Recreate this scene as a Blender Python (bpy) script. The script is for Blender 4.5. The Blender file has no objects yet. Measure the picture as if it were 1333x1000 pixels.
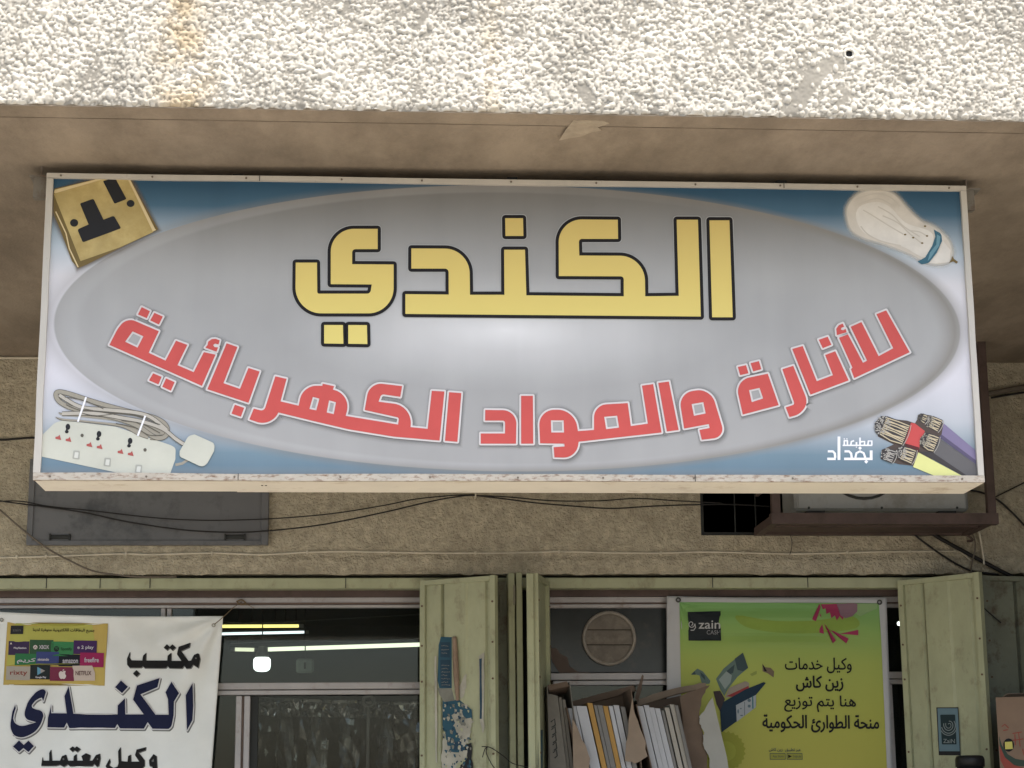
import bpy, math, random
import numpy as np
from mathutils import Vector, noise
from mathutils.geometry import delaunay_2d_cdt
random.seed(4); RNG = np.random.default_rng(11)
C = bpy.context.scene.collection
SC = bpy.context.scene

# ------------------------------------------------------------------ camera
FOC = 2500.0; YAW = .0738; PITCH = .2187; ROLL = -.0096
CAM = Vector((0, -7.4, 1.6))
_f = Vector((math.sin(YAW)*math.cos(PITCH), math.cos(YAW)*math.cos(PITCH), math.sin(PITCH)))
_r0 = Vector((math.cos(YAW), -math.sin(YAW), 0)); _u0 = _r0.cross(_f)
_r = _r0*math.cos(ROLL)+_u0*math.sin(ROLL); _u = -_r0*math.sin(ROLL)+_u0*math.cos(ROLL)
cd = bpy.data.cameras.new('camera'); cam = bpy.data.objects.new('camera', cd); C.objects.link(cam)
cd.sensor_width = 36; cd.lens = FOC/1333*36; cd.clip_start = .1; cd.clip_end = 600
from mathutils import Matrix
cam.matrix_world = Matrix(((_r.x, _u.x, -_f.x, CAM.x), (_r.y, _u.y, -_f.y, CAM.y), (_r.z, _u.z, -_f.z, CAM.z), (0, 0, 0, 1)))
SC.camera = cam
# ------------------------------------------------------------------ world, sun, exposure
SUN_EL = math.radians(63); SUN_AZ = math.radians(28)      # sun in front of the facade, to the right
w = bpy.data.worlds.new("World"); SC.world = w; w.use_nodes = True
nt = w.node_tree; bg = nt.nodes['Background']; sky = nt.nodes.new('ShaderNodeTexSky')
sky.sky_type = 'NISHITA'; sky.sun_disc = False; sky.sun_elevation = SUN_EL
sky.air_density = 1.0; sky.dust_density = 2.5; sky.ozone_density = .7
sdir = Vector((math.sin(SUN_AZ)*math.cos(SUN_EL), -math.cos(SUN_AZ)*math.cos(SUN_EL), math.sin(SUN_EL)))
sky.sun_rotation = math.atan2(sdir.x, sdir.y)
nt.links.new(sky.outputs[0], bg.inputs[0]); bg.inputs[1].default_value = .15
sl = bpy.data.lights.new('sun', 'SUN'); sl.energy = 2.3; sl.angle = math.radians(.6); sl.color = (1, .93, .82)
so = bpy.data.objects.new('sun', sl); C.objects.link(so); so.rotation_euler = sdir.to_track_quat('Z', 'Y').to_euler(); so.location = (5, -12, 20)
SC.view_settings.view_transform = 'Standard'; SC.view_settings.look = 'None'
SC.view_settings.exposure = 1.4; SC.view_settings.gamma = 1
SC.cycles.max_bounces = 10; SC.cycles.diffuse_bounces = 6; SC.cycles.transparent_max_bounces = 16

# ------------------------------------------------------------------ helpers
def at(px, py, Y):
    """world point on the plane y = Y that shows at photograph pixel px, py"""
    d = _f*FOC+_r*(px-666.5)-_u*(py-500)
    return CAM+d*((Y-CAM.y)/d.y)
def atp(px, py, P, N):
    d = _f*FOC+_r*(px-666.5)-_u*(py-500)
    return CAM+d*((P-CAM).dot(N)/d.dot(N))
SOFZ = at(666, 236, 0).z+.045
YW = 3.2
for _i in range(40):                       # wall plane: where the soffit ends in the photograph
    z = at(666, 469, YW).z; YW += (SOFZ-z)*1.5
FY = -.66

def meshobj(name, verts, faces, mat=None, parent=None, smooth=False, matidx=None):
    me = bpy.data.meshes.new(name); me.from_pydata([tuple(v) for v in verts], [], faces)
    for m in (mat if isinstance(mat, (list, tuple)) else [mat]):
        if m: me.materials.append(m)
    if matidx is not None: me.polygons.foreach_set('material_index', matidx)
    if smooth: me.polygons.foreach_set('use_smooth', [True]*len(me.polygons))
    me.update()
    o = bpy.data.objects.new(name, me); C.objects.link(o)
    if parent: o.parent = parent
    return o
def tag(o, label=None, cat=None, group=None, kind=None):
    if label: o['label'] = label
    if cat: o['category'] = cat
    if group: o['group'] = group
    if kind: o['kind'] = kind
    return o
def thing(name, label, cat, group=None):
    o = bpy.data.objects.new(name, None); C.objects.link(o); o.empty_display_size = .1
    return tag(o, label, cat, group)

class MB:
    def __init__(s): s.v = []; s.f = []; s.m = []
    def add(s, vs, fs, mi=0):
        b = len(s.v); s.v += [Vector(v) for v in vs]; s.f += [tuple(i+b for i in f) for f in fs]; s.m += [mi]*len(fs); return s
    def box(s, x0, x1, y0, y1, z0, z1, mi=0, b=0):
        if b:
            b = min(b, abs(x1-x0)*.4, abs(y1-y0)*.4, abs(z1-z0)*.4)
            import itertools
            vs = []; idx = {}
            X = (x0, x1); Yy = (y0, y1); Z = (z0, z1)
            for i, j, k in itertools.product((0, 1), repeat=3):
                sx = b if i == 0 else -b; sy = b if j == 0 else -b; sz = b if k == 0 else -b
                idx[i, j, k, 0] = len(vs); vs.append((X[i], Yy[j]+sy, Z[k]+sz))
                idx[i, j, k, 1] = len(vs); vs.append((X[i]+sx, Yy[j], Z[k]+sz))
                idx[i, j, k, 2] = len(vs); vs.append((X[i]+sx, Yy[j]+sy, Z[k]))
            fs = []
            for a in range(3):
                o1, o2 = [q for q in range(3) if q != a]
                for e in (0, 1):
                    q = []
                    for (p, r) in ((0, 0), (1, 0), (1, 1), (0, 1)):
                        c = [0]*3; c[a] = e; c[o1] = p; c[o2] = r; q.append(idx[(*c, a)])
                    fs.append(tuple(q))
            for a in range(3):      # edge chamfers run along axis a
                o1, o2 = [q for q in range(3) if q != a]
                for p in (0, 1):
                    for r in (0, 1):
                        c0 = [0]*3; c0[o1] = p; c0[o2] = r; c1 = list(c0); c1[a] = 1
                        fs.append((idx[(*c0, o1)], idx[(*c1, o1)], idx[(*c1, o2)], idx[(*c0, o2)]))
            for i, j, k in itertools.product((0, 1), repeat=3): fs.append((idx[i, j, k, 0], idx[i, j, k, 1], idx[i, j, k, 2]))
            return s.add(vs, fs, mi)
        vs = [(x, y, z) for x in (x0, x1) for y in (y0, y1) for z in (z0, z1)]
        return s.add(vs, [(0, 1, 3, 2), (4, 6, 7, 5), (0, 4, 5, 1), (2, 3, 7, 6), (0, 2, 6, 4), (1, 5, 7, 3)], mi)
    def bar(s, a, b, wd, th, up=Vector((0, 0, 1)), mi=0):
        a = Vector(a); b = Vector(b); d = (b-a).normalized()
        if abs(d.dot(up)) > .95: up = Vector((0, 1, 0))
        x = d.cross(up).normalized()*wd/2; y = d.cross(x).normalized()*th/2
        vs = [p+q for p in (a, b) for q in (-x-y, x-y, x+y, -x+y)]
        return s.add(vs, [(0, 1, 2, 3), (7, 6, 5, 4), (0, 4, 5, 1), (1, 5, 6, 2), (2, 6, 7, 3), (3, 7, 4, 0)], mi)
    def tube(s, pts, r, n=8, mi=0, closed=False):
        pts = [Vector(p) for p in pts]; L = len(pts); base = len(s.v)
        up = Vector((.13, .3, 1)).normalized(); px = None
        for i, p in enumerate(pts):
            if closed: d = pts[(i+1) % L]-pts[i-1]
            else: d = pts[min(i+1, L-1)]-pts[max(i-1, 0)]
            d.normalize()
            x = d.cross(up) if px is None else (px-d*px.dot(d))
            x.normalize(); px = x; y = d.cross(x)
            rr = r(i/(L-1)) if callable(r) else r
            s.v += [p+x*math.cos(2*math.pi*k/n)*rr+y*math.sin(2*math.pi*k/n)*rr for k in range(n)]
        for i in range(L if closed else L-1):
            j = (i+1) % L
            for k in range(n):
                s.f.append((base+i*n+k, base+i*n+(k+1) % n, base+j*n+(k+1) % n, base+j*n+k)); s.m.append(mi)
        if not closed:
            s.f.append(tuple(base+k for k in range(n))[::-1]); s.m.append(mi)
            s.f.append(tuple(base+(L-1)*n+k for k in range(n))); s.m.append(mi)
        return s
    def prism(s, front, off, mi=0):
        """closed outline (3d points) pushed by the vector off"""
        n = len(front); front = [Vector(p) for p in front]; off = Vector(off)
        return s.add(front+[p+off for p in front], [tuple(range(n)), tuple(range(2*n-1, n-1, -1))]+[(i, i+n, (i+1) % n+n, (i+1) % n) for i in range(n)], mi)
    def build(s, name, mat, parent=None, smooth=False):
        o = meshobj(name, s.v, s.f, mat, parent, smooth, s.m)
        import bmesh
        bm = bmesh.new(); bm.from_mesh(o.data); bmesh.ops.recalc_face_normals(bm, faces=bm.faces); bm.to_mesh(o.data); bm.free()
        return o

def curve_pts(P, n=8):
    """Catmull-Rom through points"""
    P = [Vector(p) for p in P]; out = []
    for i in range(len(P)-1):
        a, b, c, d = P[max(i-1, 0)], P[i], P[i+1], P[min(i+2, len(P)-1)]
        for k in range(n):
            t = k/n
            out.append(.5*((2*b)+(c-a)*t+(2*a-5*b+4*c-d)*t*t+(3*b-a-3*c+d)*t**3))
    out.append(P[-1]); return out

# ------------------------------------------------------------------ flat print shapes
def path(pts, ox=0, oy=0, s=1.0):
    """contour from traced points (x, y) or (x, y, fillet radius), scaled back to photograph pixels"""
    P = [((p[0]/s+ox), (p[1]/s+oy), (p[2]/s if len(p) > 2 else 0)) for p in pts]; out = []
    n = len(P)
    for i, (x, y, r) in enumerate(P):
        if r == 0: out.append((x, y)); continue
        a = Vector(P[i-1][:2])-Vector((x, y)); b = Vector(P[(i+1) % n][:2])-Vector((x, y))
        r = min(r, a.length*.95, b.length*.95); p0 = Vector((x, y))+a.normalized()*r; p2 = Vector((x, y))+b.normalized()*r
        m = max(4, int(r/1.6)); k = .5523
        for j in range(m+1):
            t = j/m; c = Vector((x, y)); c0 = p0+(c-p0)*k; c1 = p2+(c-p2)*k
            q = p0*(1-t)**3+c0*3*t*(1-t)**2+c1*3*t*t*(1-t)+p2*t**3; out.append((q.x, q.y))
    return out
def smooth_path(pts, ox=0, oy=0, s=1.0, n=5):
    P = [Vector((p[0]/s+ox, p[1]/s+oy)) for p in pts]; out = []; L = len(P)
    for i in range(L):
        a, b, c, d = P[i-1], P[i], P[(i+1) % L], P[(i+2) % L]
        for k in range(n):
            t = k/n; q = .5*((2*b)+(c-a)*t+(2*a-5*b+4*c-d)*t*t+(3*b-a-3*c+d)*t**3); out.append((q.x, q.y))
    return out
def area(c): return .5*sum(c[i-1][0]*c[i][1]-c[i][0]*c[i-1][1] for i in range(len(c)))
def orient(c, ccw=True): return c if (area(c) > 0) == ccw else c[::-1]
def offset(c, w):
    """offset a contour to its right-hand outside by w, rounding convex corners"""
    n = len(c); out = []
    c = [c[i] for i in range(n) if (Vector(c[i])-Vector(c[i-1])).length > 1e-3]; n = len(c)
    for i in range(n):
        p = Vector(c[i]); d0 = (p-Vector(c[i-1])).normalized(); d1 = (Vector(c[(i+1) % n])-p).normalized()
        n0 = Vector((d0.y, -d0.x)); n1 = Vector((d1.y, -d1.x)); cr = d0.x*d1.y-d0.y*d1.x
        if cr > .02:
            a0 = math.atan2(n0.y, n0.x); a1 = math.atan2(n1.y, n1.x)
            while a1 < a0: a1 += 2*math.pi
            m = max(1, int((a1-a0)/.4))
            for j in range(m+1):
                a = a0+(a1-a0)*j/m; out.append((p.x+w*math.cos(a), p.y+w*math.sin(a)))
        else:
            b = n0+n1; b = b/max(.35, b.length_squared/2) if b.length > 1e-6 else n0
            out.append((p.x+b.x*w, p.y+b.y*w))
    return out
def winding(contours, X, Y):
    wn = np.zeros(len(X), int)
    for c in contours:
        c = np.array(c); x0, y0 = c[:, 0], c[:, 1]; x1, y1 = np.roll(x0, -1), np.roll(y0, -1)
        for a, b, cc, d in zip(x0, y0, x1, y1):
            left = (cc-a)*(Y-b)-(X-a)*(d-b)
            wn += ((b <= Y) & (d > Y) & (left > 0)).astype(int); wn -= ((b > Y) & (d <= Y) & (left < 0)).astype(int)
    return wn
def region(contours, grid=0):
    vs = []; es = []
    for c in contours:
        b = len(vs); vs += [Vector(p) for p in c]; es += [(b+i, b+(i+1) % len(c)) for i in range(len(c))]
    if grid:
        xs = [v.x for v in vs]; ys = [v.y for v in vs]
        gx = min(xs)
        while gx < max(xs):
            gy = min(ys)
            while gy < max(ys): vs.append(Vector((gx, gy))); gy += grid
            gx += grid
    r = delaunay_2d_cdt(vs, es, [], 0, 1e-5); V, F = r[0], r[2]
    X = np.array([sum(V[i].x for i in f)/len(f) for f in F]); Yy = np.array([sum(V[i].y for i in f)/len(f) for f in F])
    wn = winding(contours, X, Yy)
    keep = [f for f, k in zip(F, wn) if k > 0]
    used = sorted({i for f in keep for i in f}); mp = {i: j for j, i in enumerate(used)}
    return [(V[i].x, V[i].y) for i in used], [tuple(mp[i] for i in f) for f in keep]
def shape(outer, holes=(), grow=0):
    cs = [orient(outer)]+[orient(h, False) for h in holes]
    if grow: cs = [offset(c, grow) for c in cs]
    return cs
class Print:
    """collects flat coloured shapes in photograph pixels; surf(px, py, k) gives the point k layers above the sheet"""
    def __init__(s, surf, grid=0): s.surf = surf; s.v = []; s.f = []; s.m = []; s.mats = []; s.grid = grid
    def mi(s, m):
        if m not in s.mats: s.mats.append(m)
        return s.mats.index(m)
    def add(s, contours, mat, k):
        V, F = region(contours, s.grid); b = len(s.v)
        s.v += [s.surf(x, y, k) for x, y in V]; s.f += [tuple(i+b for i in f) for f in F]; s.m += [s.mi(mat)]*len(F); return s
    def poly(s, pts, mat, k, ox=0, oy=0, sc=1.0): return s.add([orient(path(pts, ox, oy, sc))], mat, k)
    def ell(s, cx, cy, a, b, mat, k, rot=0, n=24):
        c, q = math.cos(rot), math.sin(rot)
        return s.add([orient([(cx+a*math.cos(t)*c-b*math.sin(t)*q, cy+a*math.cos(t)*q+b*math.sin(t)*c) for t in [2*math.pi*i/n for i in range(n)]])], mat, k)
    def line(s, pts, wd, mat, k, ox=0, oy=0, sc=1.0):
        P = [Vector((p[0]/sc+ox, p[1]/sc+oy)) for p in pts]; L = []; R = []
        for i, p in enumerate(P):
            d = (P[min(i+1, len(P)-1)]-P[max(i-1, 0)]).normalized(); q = Vector((-d.y, d.x))*wd/2; L.append(tuple(p+q)); R.append(tuple(p-q))
        return s.add([orient(L+R[::-1])], mat, k)
    def text(s, body, x0, y0, x1, y1, mat, k, skew=0, bold=0.0, arab=False):
        cs = [[(x0+(x1-x0)*u, y1-(y1-y0)*v+skew*u) for u, v in c] for c in text_outlines(shape_ar(body) if arab else body)]
        if sum(area(c) for c in cs) < 0: cs = [c[::-1] for c in cs]
        if bold: cs = [offset(c, bold) for c in cs]
        return s.add(cs, mat, k)
    def build(s, name, parent=None):
        o = meshobj(name, s.v, s.f, s.mats, parent, False, s.m)
        for p in o.data.polygons:
            if p.normal.y > 0: p.flip()
        return o

AR = {}
def ar_form(ch, base, n):
    AR[ch] = [base+i for i in range(n)]
for ch, base, n in (('ا', 0xFE8D, 2), ('ب', 0xFE8F, 4), ('ة', 0xFE93, 2), ('ت', 0xFE95, 4), ('ج', 0xFE9D, 4), ('ح', 0xFEA1, 4), ('خ', 0xFEA5, 4), ('د', 0xFEA9, 2),
                    ('ر', 0xFEAD, 2), ('ز', 0xFEAF, 2), ('س', 0xFEB1, 4), ('ش', 0xFEB5, 4), ('ط', 0xFEC1, 4), ('ع', 0xFEC9, 4), ('غ', 0xFECD, 4), ('ف', 0xFED1, 4), ('ق', 0xFED5, 4),
                    ('ك', 0xFED9, 4), ('ل', 0xFEDD, 4), ('م', 0xFEE1, 4), ('ن', 0xFEE5, 4), ('ه', 0xFEE9, 4), ('و', 0xFEED, 2), ('ي', 0xFEF1, 4), ('ئ', 0xFE89, 4)): ar_form(ch, base, n)
def shape_ar(t):
    out = []
    for i, ch in enumerate(t):
        if ch not in AR: out.append(ch); continue
        pv = i > 0 and t[i-1] in AR and len(AR[t[i-1]]) == 4; nx = i+1 < len(t) and t[i+1] in AR
        fm = AR[ch]
        if len(fm) == 2: out.append(chr(fm[1 if pv else 0]))
        else: out.append(chr(fm[3 if pv and nx else 1 if pv else 2 if nx else 0]))
    return ''.join(out[::-1])
def text_outlines(body):
    c = bpy.data.curves.new('text', 'FONT'); c.body = body
    o = bpy.data.objects.new('text', c); C.objects.link(o); bpy.context.view_layer.update()
    cu = o.to_curve(bpy.context.evaluated_depsgraph_get()); out = []
    for sp in cu.splines:
        P = sp.bezier_points; n = len(P); L = []
        for i in range(n):
            a, b = P[i], P[(i+1) % n]; p0, p1, p2, p3 = a.co, a.handle_right, b.handle_left, b.co
            st = (p1-p0).cross(p3-p0).length < 1e-6 and (p2-p0).cross(p3-p0).length < 1e-6
            for j in range(1 if st else 4):
                t = j/4; q = p0*(1-t)**3+p1*3*t*(1-t)**2+p2*3*t*t*(1-t)+p3*t**3; L.append((q.x, q.y))
        if len(L) > 2: out.append(L)
    o.to_curve_clear(); bpy.data.objects.remove(o); bpy.data.curves.remove(c)
    X = [p[0] for c in out for p in c]; Y = [p[1] for c in out for p in c]; x0, x1, y0, y1 = min(X), max(X), min(Y), max(Y)
    return [[((x-x0)/(x1-x0), (y-y0)/(y1-y0)) for x, y in c] for c in out]

# ------------------------------------------------------------------ materials
def mat(name, col, rough=.7, var=.12, vscale=3, bump=0, bscale=60, spec=.3, metal=0, dirt=None, dscale=1.5, dlo=.5, dhi=.7, stretch=None, emis=0, alpha=1, coat=0):
    m = bpy.data.materials.new(name); m.use_nodes = True; n = m.node_tree; N = n.nodes; L = n.links; b = N['Principled BSDF']
    b.inputs['Roughness'].default_value = rough; b.inputs['Specular IOR Level'].default_value = spec; b.inputs['Metallic'].default_value = metal
    if emis:
        b.inputs['Base Color'].default_value = (*col, 1); b.inputs['Emission Color'].default_value = (*col, 1); b.inputs['Emission Strength'].default_value = emis; return m
    g = N.new('ShaderNodeNewGeometry'); mp = N.new('ShaderNodeMapping'); L.new(g.outputs['Position'], mp.inputs[0])
    if stretch: mp.inputs['Scale'].default_value = stretch
    t = N.new('ShaderNodeTexNoise'); t.inputs['Scale'].default_value = vscale; t.inputs['Detail'].default_value = 8; t.inputs['Roughness'].default_value = .65; L.new(mp.outputs[0], t.inputs[0])
    mr = N.new('ShaderNodeMapRange'); mr.inputs[1].default_value = .3; mr.inputs[2].default_value = .7; mr.inputs[3].default_value = 1-var; mr.inputs[4].default_value = 1+var; L.new(t.outputs[0], mr.inputs[0])
    mx = N.new('ShaderNodeMix'); mx.data_type = 'RGBA'; mx.blend_type = 'MULTIPLY'; mx.inputs[0].default_value = 1; mx.inputs[6].default_value = (*col, 1); L.new(mr.outputs[0], mx.inputs[7])
    outc = mx.outputs[2]
    if dirt:
        t2 = N.new('ShaderNodeTexNoise'); t2.inputs['Scale'].default_value = dscale; t2.inputs['Detail'].default_value = 10; t2.inputs['Roughness'].default_value = .7; L.new(mp.outputs[0], t2.inputs[0])
        m2 = N.new('ShaderNodeMapRange'); m2.inputs[1].default_value = dlo; m2.inputs[2].default_value = dhi; L.new(t2.outputs[0], m2.inputs[0])
        x2 = N.new('ShaderNodeMix'); x2.data_type = 'RGBA'; x2.inputs[7].default_value = (*dirt, 1); L.new(m2.outputs[0], x2.inputs[0]); L.new(outc, x2.inputs[6]); outc = x2.outputs[2]
    L.new(outc, b.inputs['Base Color'])
    if bump:
        t3 = N.new('ShaderNodeTexNoise'); t3.inputs['Scale'].default_value = bscale; t3.inputs['Detail'].default_value = 6; L.new(g.outputs['Position'], t3.inputs[0])
        bp = N.new('ShaderNodeBump'); bp.inputs['Strength'].default_value = 1; bp.inputs['Distance'].default_value = bump; L.new(t3.outputs[0], bp.inputs['Height']); L.new(bp.outputs[0], b.inputs['Normal'])
    b.inputs['Coat Weight'].default_value = coat
    m['col_socket'] = 1
    return m
def col_of(m):
    return m.node_tree.nodes['Principled BSDF'].inputs['Base Color'].links[0].from_socket
def flat(name, col, rough=.5, var=.06): return mat(name, col, rough, var, 6, spec=.12)
def srgb(r, g, b): return tuple(((c/255)/12.92 if c/255 < .04045 else ((c/255+.055)/1.055)**2.4) for c in (r, g, b))
def glass(name, tint=(1, 1, 1), refl=1.0, rough=.02, haze=0.0, hazecol=(.3, .3, .28)):
    m = bpy.data.materials.new(name); m.use_nodes = True; n = m.node_tree; N = n.nodes; L = n.links
    for q in list(N): N.remove(q)
    o = N.new('ShaderNodeOutputMaterial'); tr = N.new('ShaderNodeBsdfTransparent'); tr.inputs[0].default_value = (*tint, 1)
    gl = N.new('ShaderNodeBsdfGlossy'); gl.inputs['Roughness'].default_value = rough; fr = N.new('ShaderNodeFresnel'); fr.inputs[0].default_value = 1.5
    mu = N.new('ShaderNodeMath'); mu.operation = 'MULTIPLY'; mu.inputs[1].default_value = refl; L.new(fr.outputs[0], mu.inputs[0])
    mx = N.new('ShaderNodeMixShader'); L.new(mu.outputs[0], mx.inputs[0]); L.new(tr.outputs[0], mx.inputs[1]); L.new(gl.outputs[0], mx.inputs[2])
    if haze:
        df = N.new('ShaderNodeBsdfDiffuse'); df.inputs[0].default_value = (*hazecol, 1)
        g = N.new('ShaderNodeNewGeometry'); t = N.new('ShaderNodeTexNoise'); t.inputs['Scale'].default_value = 4; t.inputs['Detail'].default_value = 8; L.new(g.outputs['Position'], t.inputs[0])
        mr = N.new('ShaderNodeMapRange'); mr.inputs[1].default_value = .35; mr.inputs[2].default_value = .75; mr.inputs[3].default_value = haze*.4; mr.inputs[4].default_value = haze*1.6; L.new(t.outputs[0], mr.inputs[0])
        m2 = N.new('ShaderNodeMixShader'); L.new(mr.outputs[0], m2.inputs[0]); L.new(mx.outputs[0], m2.inputs[1]); L.new(df.outputs[0], m2.inputs[2]); mx = m2
    L.new(mx.outputs[0], o.inputs[0]); return m
# ---- setting
M_ground = mat('paving', (.40, .36, .30), .9, .2, 1, .004, 30)
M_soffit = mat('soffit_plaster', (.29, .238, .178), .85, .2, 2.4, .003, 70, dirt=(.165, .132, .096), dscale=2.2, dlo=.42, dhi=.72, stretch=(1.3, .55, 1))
M_wall = mat('wall_render', (.44, .39, .285), .9, .28, 20, .02, 70, dirt=(.27, .235, .17), dscale=3, dlo=.48, dhi=.75)
M_patch = mat('fresh_plaster', (.35, .295, .22), .85, .16, 22, .003, 60)
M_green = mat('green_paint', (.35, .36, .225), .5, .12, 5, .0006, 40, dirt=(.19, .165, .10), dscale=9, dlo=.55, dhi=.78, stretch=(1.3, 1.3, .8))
M_greend = mat('green_paint_shaded_worn', (.17, .18, .13), .6, .15, 5, .0008, 40, dirt=(.09, .07, .045), dscale=9, dlo=.52, dhi=.68)  # darker copy of the door green: shade of the folded-back leaf in its colour
M_dark = mat('dark_steel', (.03, .032, .03), .7, .2, 4)
M_black = mat('black', (.008, .008, .008), .8, .1, 4)
M_maroon = mat('maroon_paint', (.085, .058, .05), .65, .25, 5, .0008, 50, dirt=(.05, .035, .025), dscale=6)
M_alu = mat('aluminium_frame', (.36, .34, .33), .45, .1, 5, metal=.15, dirt=(.22, .17, .14), dscale=8, dlo=.55, dhi=.75)
M_alub = mat('aluminium_groove', (.13, .09, .07), .6, .2, 8)
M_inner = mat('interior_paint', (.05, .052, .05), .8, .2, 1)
M_bluegrey = mat('blue_grey_paint', (.125, .127, .13), .45, .1, 1.4, .0005, 30, dirt=(.075, .078, .08), dscale=2, dlo=.5, dhi=.6)
M_glass = glass('window_glass', (.75, .8, .77), .5, .03, .02)
M_white = mat('white_enamel', (.78, .73, .62), .45, .06, 4, .0003, 40, dirt=(.40, .30, .19), dscale=5, dlo=.57, dhi=.78)
M_whiter = mat('white_enamel_rusty', (.43, .385, .315), .5, .14, 10, .0005, 60, dirt=(.17, .10, .06), dscale=26, dlo=.5, dhi=.66, stretch=(1, 1, 2.6))

# ------------------------------------------------------------------ ground, street
g = MB(); g.box(-150, 150, -60, -2.2, -.2, 0); g.build('street', mat('asphalt', (.36, .33, .275), .9, .2, .6, .004, 30)); tag(bpy.data.objects['street'], kind='structure')
g = MB(); g.box(-150, 150, -2.2, 60, -.2, .14); g.build('pavement', M_ground); tag(bpy.data.objects['pavement'], kind='structure')

# ------------------------------------------------------------------ building
bld = thing('arcade_building', 'beige rendered building with roughcast white fascia over a shopfront with open green metal doors', 'building')
XL, XR = -9.0, 9.5
# fascia: roughcast in relief where it is seen close, the same render beyond
def roughcast_mat():
    m = bpy.data.materials.new('roughcast'); m.use_nodes = True; n = m.node_tree; N = n.nodes; L = n.links; b = N['Principled BSDF']; b.inputs['Roughness'].default_value = .9; b.inputs['Specular IOR Level'].default_value = .2
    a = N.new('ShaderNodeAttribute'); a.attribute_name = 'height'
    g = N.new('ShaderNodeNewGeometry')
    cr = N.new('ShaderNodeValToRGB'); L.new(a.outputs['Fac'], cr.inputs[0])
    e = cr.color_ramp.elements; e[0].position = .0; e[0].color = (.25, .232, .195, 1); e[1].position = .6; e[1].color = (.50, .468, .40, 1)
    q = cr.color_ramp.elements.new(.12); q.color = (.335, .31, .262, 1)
    # ochre water stains running down, and grime by noise
    sx = N.new('ShaderNodeSeparateXYZ'); L.new(g.outputs['Position'], sx.inputs[0])
    def band(x0, wd, lo, hi):
        s = N.new('ShaderNodeMath'); s.operation = 'SUBTRACT'; L.new(sx.outputs[0], s.inputs[0]); s.inputs[1].default_value = x0
        c = N.new('ShaderNodeMath'); c.operation = 'ABSOLUTE'; L.new(s.outputs[0], c.inputs[0])
        mr = N.new('ShaderNodeMapRange'); mr.inputs[1].default_value = wd; mr.inputs[2].default_value = wd*.2; mr.inputs[3].default_value = lo; mr.inputs[4].default_value = hi; L.new(c.outputs[0], mr.inputs[0]); return mr.outputs[0]
    xa = at(238, 60, FY).x; xb = at(640, 20, FY).x
    ad = N.new('ShaderNodeMath'); ad.operation = 'ADD'; L.new(band(xa, .17, 0, 1), ad.inputs[0]); L.new(band(xb, .06, 0, .55), ad.inputs[1])
    t = N.new('ShaderNodeTexNoise'); t.inputs['Scale'].default_value = 9; t.inputs['Detail'].default_value = 8; L.new(g.outputs['Position'], t.inputs[0])
    mr = N.new('ShaderNodeMapRange'); mr.inputs[1].default_value = .35; mr.inputs[2].default_value = .62; L.new(t.outputs[0], mr.inputs[0])
    mu = N.new('ShaderNodeMath'); mu.operation = 'MULTIPLY'; L.new(ad.outputs[0], mu.inputs[0]); L.new(mr.outputs[0], mu.inputs[1])
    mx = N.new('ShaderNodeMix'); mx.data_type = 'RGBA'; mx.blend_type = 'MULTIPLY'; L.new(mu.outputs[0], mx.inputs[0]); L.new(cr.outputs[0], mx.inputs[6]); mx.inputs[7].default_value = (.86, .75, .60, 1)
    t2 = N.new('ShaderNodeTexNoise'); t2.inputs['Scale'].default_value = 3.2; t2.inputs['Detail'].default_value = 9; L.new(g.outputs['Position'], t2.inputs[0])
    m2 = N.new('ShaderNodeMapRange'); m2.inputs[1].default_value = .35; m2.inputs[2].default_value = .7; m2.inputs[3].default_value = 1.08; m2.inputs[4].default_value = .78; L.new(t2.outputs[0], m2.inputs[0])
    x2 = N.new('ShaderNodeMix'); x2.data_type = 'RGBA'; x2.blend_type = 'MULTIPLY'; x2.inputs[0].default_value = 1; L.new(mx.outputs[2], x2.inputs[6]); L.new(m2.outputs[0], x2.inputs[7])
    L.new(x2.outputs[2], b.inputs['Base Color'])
    return m
M_rough = roughcast_mat()
M_roughfar = mat('roughcast_far', (.42, .39, .33), .9, .2, 60, .03, 75)
x0, x1 = at(-420, 100, FY).x, at(1760, 100, FY).x; z0, z1 = SOFZ, at(666, -150, FY).z
res = .0036; nx = int((x1-x0)/res); nz = int((z1-z0)/res)
H = np.zeros((nz+1, nx+1))
GX, GZ = np.meshgrid(np.arange(nx+1), np.arange(nz+1))
def vnoise(sc, seed):
    r = np.random.default_rng(seed); gw, gh = int(nx/sc)+3, int(nz/sc)+3; a = r.random((gh, gw))
    fx = GX/sc; fz = GZ/sc; ix = fx.astype(int); iz = fz.astype(int); tx = fx-ix; tz = fz-iz; tx = tx*tx*(3-2*tx); tz = tz*tz*(3-2*tz)
    return (a[iz, ix]*(1-tx)+a[iz, ix+1]*tx)*(1-tz)+(a[iz+1, ix]*(1-tx)+a[iz+1, ix+1]*tx)*tz
dens = vnoise(60, 3)*.6+vnoise(22, 4)*.4
bolt = at(1105, 71, FY)
def smooth_spot(x, z):        # trowelled patches where the roughcast is missing
    def seg(a, b, r):
        ax, az = at(*a, FY).x, at(*a, FY).z; bx, bz = at(*b, FY).x, at(*b, FY).z
        t = max(0, min(1, ((x-ax)*(bx-ax)+(z-az)*(bz-az))/((bx-ax)**2+(bz-az)**2+1e-9)))
        return math.hypot(x-ax-t*(bx-ax), z-az-t*(bz-az)) < r
    return seg((1030, 145), (1062, 98), .035) or seg((1062, 98), (1090, 82), .03) or seg((758, 118), (768, 130), .03)
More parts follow.
